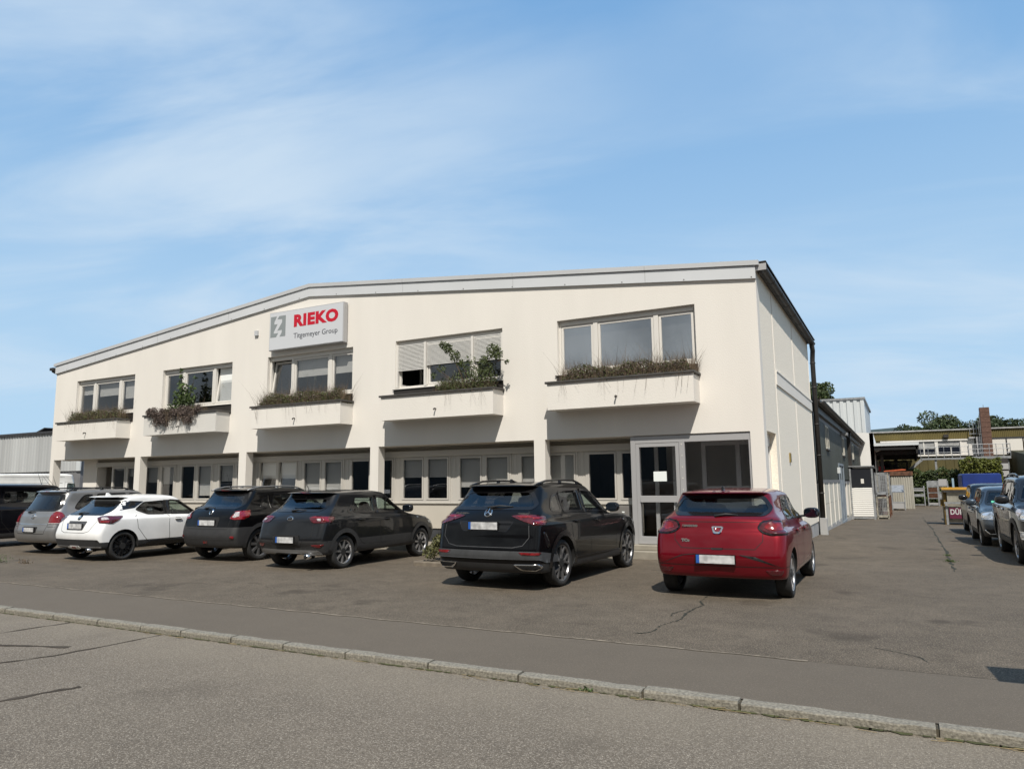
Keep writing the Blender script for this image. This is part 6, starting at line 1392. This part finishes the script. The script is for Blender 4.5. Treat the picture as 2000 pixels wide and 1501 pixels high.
# ---- silver people carrier
L, W_, H_ = 4.47, 1.80, 1.59
sp = dict(dz=(-.085, .7), L=L, W=W_, H=H_, wb=2.70, ro=.86, R=.32, paint=P['silver'], gi=7, rings=hatch_rings(L, W_, H_, (.12, .02, 0, .05, .09, .15, .28, .40), (1.04, .99, .96), 1.05, 1.90, .76, mats=(0, 0, 0, 0), low=.28, rear_roof=.34, sh=.90, wr=.64, midz=1.30),
    side=[dict(p=[(.62, 1.08), (1.14, 1.05), (1.16, 1.45), (.90, 1.44)], g='privacy', r=.1), dict(p=[(1.22, 1.05), (2.02, 1.02), (2.04, 1.47), (1.24, 1.46)], g='privacy'), dict(p=[(2.10, 1.02), (3.05, 1.0), (2.55, 1.43), (2.12, 1.47)])],
    rear=[(-.72, 1.10, .06), (-.66, 1.05, .05), (.66, 1.05, .05), (.72, 1.10, .06), (.62, 1.45, .05), (-.62, 1.45, .05)], front=[(-.66, 1.06), (.66, 1.06), (.56, 1.46), (-.56, 1.46)],
    patches=[('tail_lamp', 'red', 'wrap2', 'r', [(.66, 1.07), (.74, 1.12), (.98, 1.12), (1.06, 1.06), (1.08, .84), (.64, .84)], .05, .012), ('lamp_lens', 'clear', 'wrap2', 'r', [(.66, .85), (1.07, .85), (1.075, .825), (.65, .825)], .01, .016, True), ('brake_lamp', 'red', 'end', 'r', [(-.12, 1.62), (.12, 1.62), (.12, 1.60), (-.12, 1.60)], 0, .006), ('plate_recess', 'gap', 'end', 'r', [(-.30, .67), (.30, .67), (.28, .53), (-.28, .53)], .02, .003), ('badge', 'chrome', 'end', 'r', [(.062*cos(a*pi/10), 1.0+.062*sin(a*pi/10)) for a in range(20)], 0, .012), ('badge_field', 'silver_', 'end', 'r', [(.048*cos(a*pi/10), 1.0+.048*sin(a*pi/10)) for a in range(20)], 0, .015, True), ('badge_bar', 'chrome', 'end', 'r', [(-.075, 1.005), (.075, 1.015), (.075, 1.0), (-.075, .99)], 0, .019, True), ('headlamp', 'head', 'wrap2', 'f', [(.5, .80), (1.1, .86), (1.05, .70), (.5, .66)], .03, .008)],
    lines=door_lines(L, 1.20, 2.06, 3.08, 1.06, .36)+[('tailgate_gap', 'gap', 'end', 'r', [(-.64, 1.06), (-.64, .82), (-.56, .50), (.56, .50), (.64, .82), (.64, 1.06)], .010), ('tailgate_trim', 'chrome', 'end', 'r', [(-.62, .82), (.62, .82)], .014, .006), ('bumper_gap', 'gap', 'wrap2', 'r', [(.64, .76), (1.3, .76)], .01)],
    plate=(.0, .60, .46, .10), mirror=(2.90, 1.08, 'silver_'), handles=[(1.36, .95), (2.26, .93)], wiper=(.3, -.02, 1.10), antenna=(.62, 'none'), rim='silver', rs='thin', rn=7, rails=(.5, 2.35, .60, 'gloss'), seatx=2.4)
K['silver_'] = P['silver']
zf, sk_, add_ = car('parked_car', (-19.21, 10.44, 0), radians(90), sp, label='silver people carrier with tall red tail lamps at the left')
# ---- black van at the left edge
L, W_, H_ = 4.75, 1.90, 1.76
sp = dict(L=L, W=W_, H=H_, wb=2.92, ro=.95, R=.335, paint=P['vanb'], gi=7, rings=hatch_rings(L, W_, H_, (.10, .02, 0, .04, .06, .09, .15, .22), (1.12, 1.10, 1.06), .95, 1.50, .90, mats=(1, 0, 0, 0), low=.24, rear_roof=.16, sh=1.02, wr=.78, midz=1.44),
    side=[dict(p=[(.42, 1.20), (1.55, 1.20), (1.55, 1.56), (.46, 1.56)], g='privacy'), dict(p=[(1.66, 1.20), (2.85, 1.19), (2.85, 1.56), (1.66, 1.56)], g='privacy'), dict(p=[(2.98, 1.17), (3.80, 1.14), (3.34, 1.52), (2.98, 1.56)])],
    rear=[(-.72, 1.20), (.72, 1.20), (.66, 1.58), (-.66, 1.58)], front=[(-.72, 1.14), (.72, 1.14), (.62, 1.56), (-.62, 1.56)],
    patches=[('tail_lamp', 'red', 'wrap2', 'r', [(.82, 1.15), (1.05, 1.15), (1.05, .80), (.82, .80)], .04, .012)],
    lines=door_lines(L, 1.60, 2.90, 3.85, 1.18, .36), mirror=(3.6, 1.20, 'trim'), handles=[(2.75, 1.02), (3.10, 1.02)], antenna=(3.1, 'long'), rim='silver', rs='thin', rn=6, seatx=3.1)
vb, sk_, add_ = car('parked_van', (-23.15, 9.75, 0), radians(90), sp, label='black passenger van at the left edge beside the silver people carrier', cat='van')
for yy in (-.45, -.62):
    q = MB(); q.tube([(3.1, yy, 1.70), (2.85, yy, 2.0)], [.006, .003], 5); add_(q, 'roof_antenna', K['trim'])
# ---- white high-roof van far left
L, W_, H_ = 6.3, 2.0, 2.62
sp = dict(L=L, W=W_, H=H_, wb=3.7, ro=1.3, R=.34, paint=P['vanw'], gi=7, rings=hatch_rings(L, W_, H_, (.08, .02, 0, .02, .03, .04, .06, .12), (1.40, 1.35, 1.28), 1.05, 1.45, 1.02, mats=(1, 0, 0, 0), low=.26, rear_roof=.16, sh=1.15, wr=.86, midz=2.0),
    side=[dict(p=[(4.45, 1.38), (5.30, 1.30), (4.98, 1.95), (4.50, 1.98)])], rear=[(-.2, 1.5), (.2, 1.5), (.2, 2.0), (-.2, 2.0)], front=[(-.78, 1.35), (.78, 1.35), (.70, 2.15), (-.70, 2.15)],
    patches=[('tail_lamp', 'red', 'wrap2', 'r', [(.9, 1.5), (1.05, 1.5), (1.05, .9), (.9, .9)], .03, .012)],
    lines=[('side_groove', 'gap', 'side', 'both', [(.2, 1.98), (4.2, 1.98)], .02), ('door_gap', 'gap', 'side', 'both', [(4.35, .4), (4.35, 2.1)], .014), ('roof_seam', 'gap', 'side', 'both', [(.1, 2.38), (4.3, 2.38)], .015), ('door_gap', 'gap', 'side', 'both', [(3.0, .4), (3.0, 2.3)], .014), ('panel_crease', 'gap', 'side', 'both', [(4.4, 2.05), (5.1, 2.05)], .012)],
    mirror=(5.05, 1.42, 'trim'), handles=[(4.5, 1.2)], rim='silver', rs='solid', rn=6, seatx=4.3, van=1)
vw, sk_, add_ = car('parked_van', (-53.0, 25.9, 0), radians(71), sp, label='white high roof delivery van far behind the leftmost pillar', cat='van')
# ---- three cars facing the viewer along the drive
def front_bits(): pass
L, W_, H_ = 4.62, 1.84, 1.67
sp = dict(L=L, W=W_, H=H_, wb=2.66, ro=1.02, R=.36, paint=P['graph'], gi=7, rings=hatch_rings(L, W_, H_, (.12, .03, 0, .03, .08, .2, .36, .5), (1.12, 1.10, 1.08), 1.10, 1.84, .90, mats=(1, 0, 0, 0), low=.30, rear_roof=.45, sh=1.0, wr=.62, midz=1.38, taper=.96),
    side=[dict(p=[(.92, 1.20), (1.32, 1.17), (1.34, 1.50), (1.12, 1.46)], g='privacy'), dict(p=[(1.40, 1.16), (2.16, 1.14), (2.18, 1.55), (1.42, 1.53)], g='privacy'), dict(p=[(2.24, 1.14), (3.26, 1.12), (2.76, 1.50), (2.26, 1.55)])],
    rear=[(-.6, 1.15), (.6, 1.15), (.5, 1.5), (-.5, 1.5)], front=[(-.74, 1.16, .06), (.74, 1.16, .06), (.58, 1.55, .05), (-.58, 1.55, .05)],
    patches=[('headlamp', 'head', 'wrap2', 'f', [(.56, .86), (.80, .93), (1.12, 1.02), (1.36, 1.06), (1.24, .93), (.98, .83), (.62, .80)], .03, .010), ('lamp_reflector', 'lamp', 'wrap2', 'f', [(.80, .91), (.98, .94), (.98, .86), (.82, .84)], .03, .014, True), ('lamp_bar', 'clear', 'wrap2', 'f', [(1.02, .97), (1.26, 1.03), (1.18, .95), (1.02, .90)], .02, .014, True), ('grille', 'gloss', 'end', 'f', [(-.56, .85), (.56, .85), (.50, .76), (-.50, .76)], .02, .006), ('lower_grille', 'gap', 'end', 'f', [(-.62, .66), (.62, .66), (.58, .42), (-.58, .42)], .05, .006), ('fog_lamp', 'lamp', 'wrap2', 'f', [(.78, .60), (.98, .62), (.98, .50), (.80, .48)], .04, .012), ('fog_surround', 'chrome', 'wrap2', 'f', [(.76, .62), (1.0, .64), (1.0, .625), (.77, .605)], .005, .014), ('side_sill', 'trim', 'side', 'both', [(1.45, .30), (3.28, .30), (3.30, .44), (1.48, .44)], .02, .010)],
    lines=door_lines(L, 1.38, 2.20, 3.30, 1.14, .44)+[('bonnet_gap', 'gap', 'wrap', 'f', [(-1.3, 1.08), (-.9, .97), (-.5, .93), (.5, .93), (.9, .97), (1.3, 1.08)], .009), ('window_chrome', 'chrome', 'side', 'both', [(.95, 1.15), (3.3, 1.10)], .016, .008)],
    plate=(0, .56, .52, .11), plate_end='f', mirror=(3.05, 1.13, P['graph']), handles=[(1.6, 1.0), (2.46, .98)], rim='silver', rs='double', rn=5, rails=(.6, 2.5, .60, 'gloss'), seatx=2.5, stick=(-.52, 1.24), hm='chrome', cladding='trim')
ty, sk_, add_ = car('parked_car', (2.72, 16.88+3.68, 0), radians(-90), sp, label='dark graphite sport utility car facing the street at the right edge')
L, W_, H_ = 4.20, 1.79, 1.48
sp = dict(L=L, W=W_, H=H_, wb=2.58, ro=.74, R=.315, paint=P['blue'], gi=7, rings=hatch_rings(L, W_, H_, (.12, .03, 0, .03, .08, .2, .36, .5), (1.02, .99, .96), 1.12, 1.84, .74, mats=(1, 0, 0, 0), low=.27, rear_roof=.45, sh=.90, wr=.60, midz=1.22),
    side=[dict(p=[(.98, 1.04), (1.76, 1.02), (1.78, 1.36), (1.2, 1.34)]), dict(p=[(1.84, 1.02), (2.80, 1.0), (2.34, 1.33), (1.86, 1.37)])],
    rear=[(-.6, 1.05), (.6, 1.05), (.5, 1.34), (-.5, 1.34)], front=[(-.68, 1.01, .06), (.68, 1.01, .06), (.54, 1.36, .05), (-.54, 1.36, .05)],
    patches=[('headlamp', 'head', 'wrap2', 'f', [(.52, .79), (.80, .82), (1.14, .87), (1.16, .78), (1.05, .69), (.64, .68)], .05, .010), ('lamp_reflector', 'lamp', 'wrap2', 'f', [(.88, .82), (1.06, .84), (1.06, .72), (.90, .71)], .05, .014, True), ('lamp_reflector', 'lamp', 'wrap2', 'f', [(.62, .77), (.74, .78), (.74, .71), (.64, .71)], .04, .014, True), ('grille', 'gloss', 'end', 'f', [(-.50, .78), (.50, .78), (.48, .70), (-.48, .70)], .02, .006), ('lower_grille', 'gap', 'wrap', 'f', [(-.88, .46), (.88, .46), (.78, .34), (-.78, .34)], .04, .006), ('grille_trim', 'chrome', 'wrap2', 'f', [(.55, .345), (.78, .345), (.90, .44), (.87, .45), (.76, .36), (.55, .36)], .01, .014)],
    lines=door_lines(L, 1.02, 1.80, 2.84, 1.02, .34)+[('bonnet_gap', 'gap', 'wrap', 'f', [(-1.3, .94), (-.9, .875), (-.5, .84), (.5, .84), (.9, .875), (1.3, .94)], .009)],
    plate=(0, .56, .52, .11), plate_end='f', mirror=(2.62, 1.02, P['blue']), handles=[(1.2, .88), (2.04, .86)], rim='silver', rs='thin', rn=7, seatx=2.15, stick=(-.48, 1.08))
gf, sk_, add_ = car('parked_car', (2.50, 21.7+3.32, zg(23.5)), radians(-90), sp, label='blue grey hatchback facing the street, between the two darker cars')
L, W_, H_ = 4.40, 1.82, 1.62
sp = dict(L=L, W=W_, H=H_, wb=2.65, ro=.86, R=.34, paint=P['black'], gi=7, rings=hatch_rings(L, W_, H_, (.12, .03, 0, .03, .08, .2, .36, .5), (1.08, 1.06, 1.04), 1.10, 1.90, .86, mats=(1, 0, 0, 0), low=.28, rear_roof=.45, sh=.98, wr=.62, midz=1.34),
    side=[dict(p=[(1.0, 1.14), (1.86, 1.12), (1.88, 1.48), (1.22, 1.46)], g='privacy'), dict(p=[(1.94, 1.12), (2.98, 1.10), (2.46, 1.45), (1.96, 1.49)])],
    rear=[(-.6, 1.12), (.6, 1.12), (.5, 1.45), (-.5, 1.45)], front=[(-.70, 1.12, .06), (.70, 1.12, .06), (.56, 1.49, .05), (-.56, 1.49, .05)],
    patches=[('headlamp', 'head', 'wrap2', 'f', [(.56, .88), (1.10, .97), (1.18, .90), (.98, .80), (.60, .78)], .03, .010), ('lamp_ring', 'chrome', 'wrap2', 'f', [(.82, .90), (1.0, .93), (1.02, .84), (.84, .82)], .05, .014, True), ('fog_trim', 'chrome', 'wrap2', 'f', [(.60, .38), (.74, .62), (.90, .66), (1.02, .56), (1.0, .40), (.8, .34)], .06, .012), ('fog_recess', 'well', 'wrap2', 'f', [(.64, .40), (.76, .59), (.89, .625), (.98, .55), (.96, .42), (.8, .37)], .05, .016, True), ('grille', 'gloss', 'end', 'f', [(-.54, .86), (.54, .86), (.46, .60), (-.46, .60)], .05, .006)],
    lines=door_lines(L, 1.10, 1.90, 3.0, 1.12, .40), plate=(0, .5, .52, .11), plate_end='f', mirror=(2.80, 1.12, 'gloss'), handles=[(1.4, .98), (2.16, .96)], rim='silver', rs='single', rn=5, seatx=2.3, stick=(-.50, 1.19))
fk, sk_, add_ = car('parked_car', (2.68, 27.2+3.54, zg(29)), radians(-90), sp, label='black car with chrome fog lamp surrounds, farthest of the three facing the street')
for o in (red, suv, kia, qq, wt, zf): o['group'] = 'cars parked nose to the office building'
for o in (ty, gf, fk): o['group'] = 'cars parked along the right side of the drive'
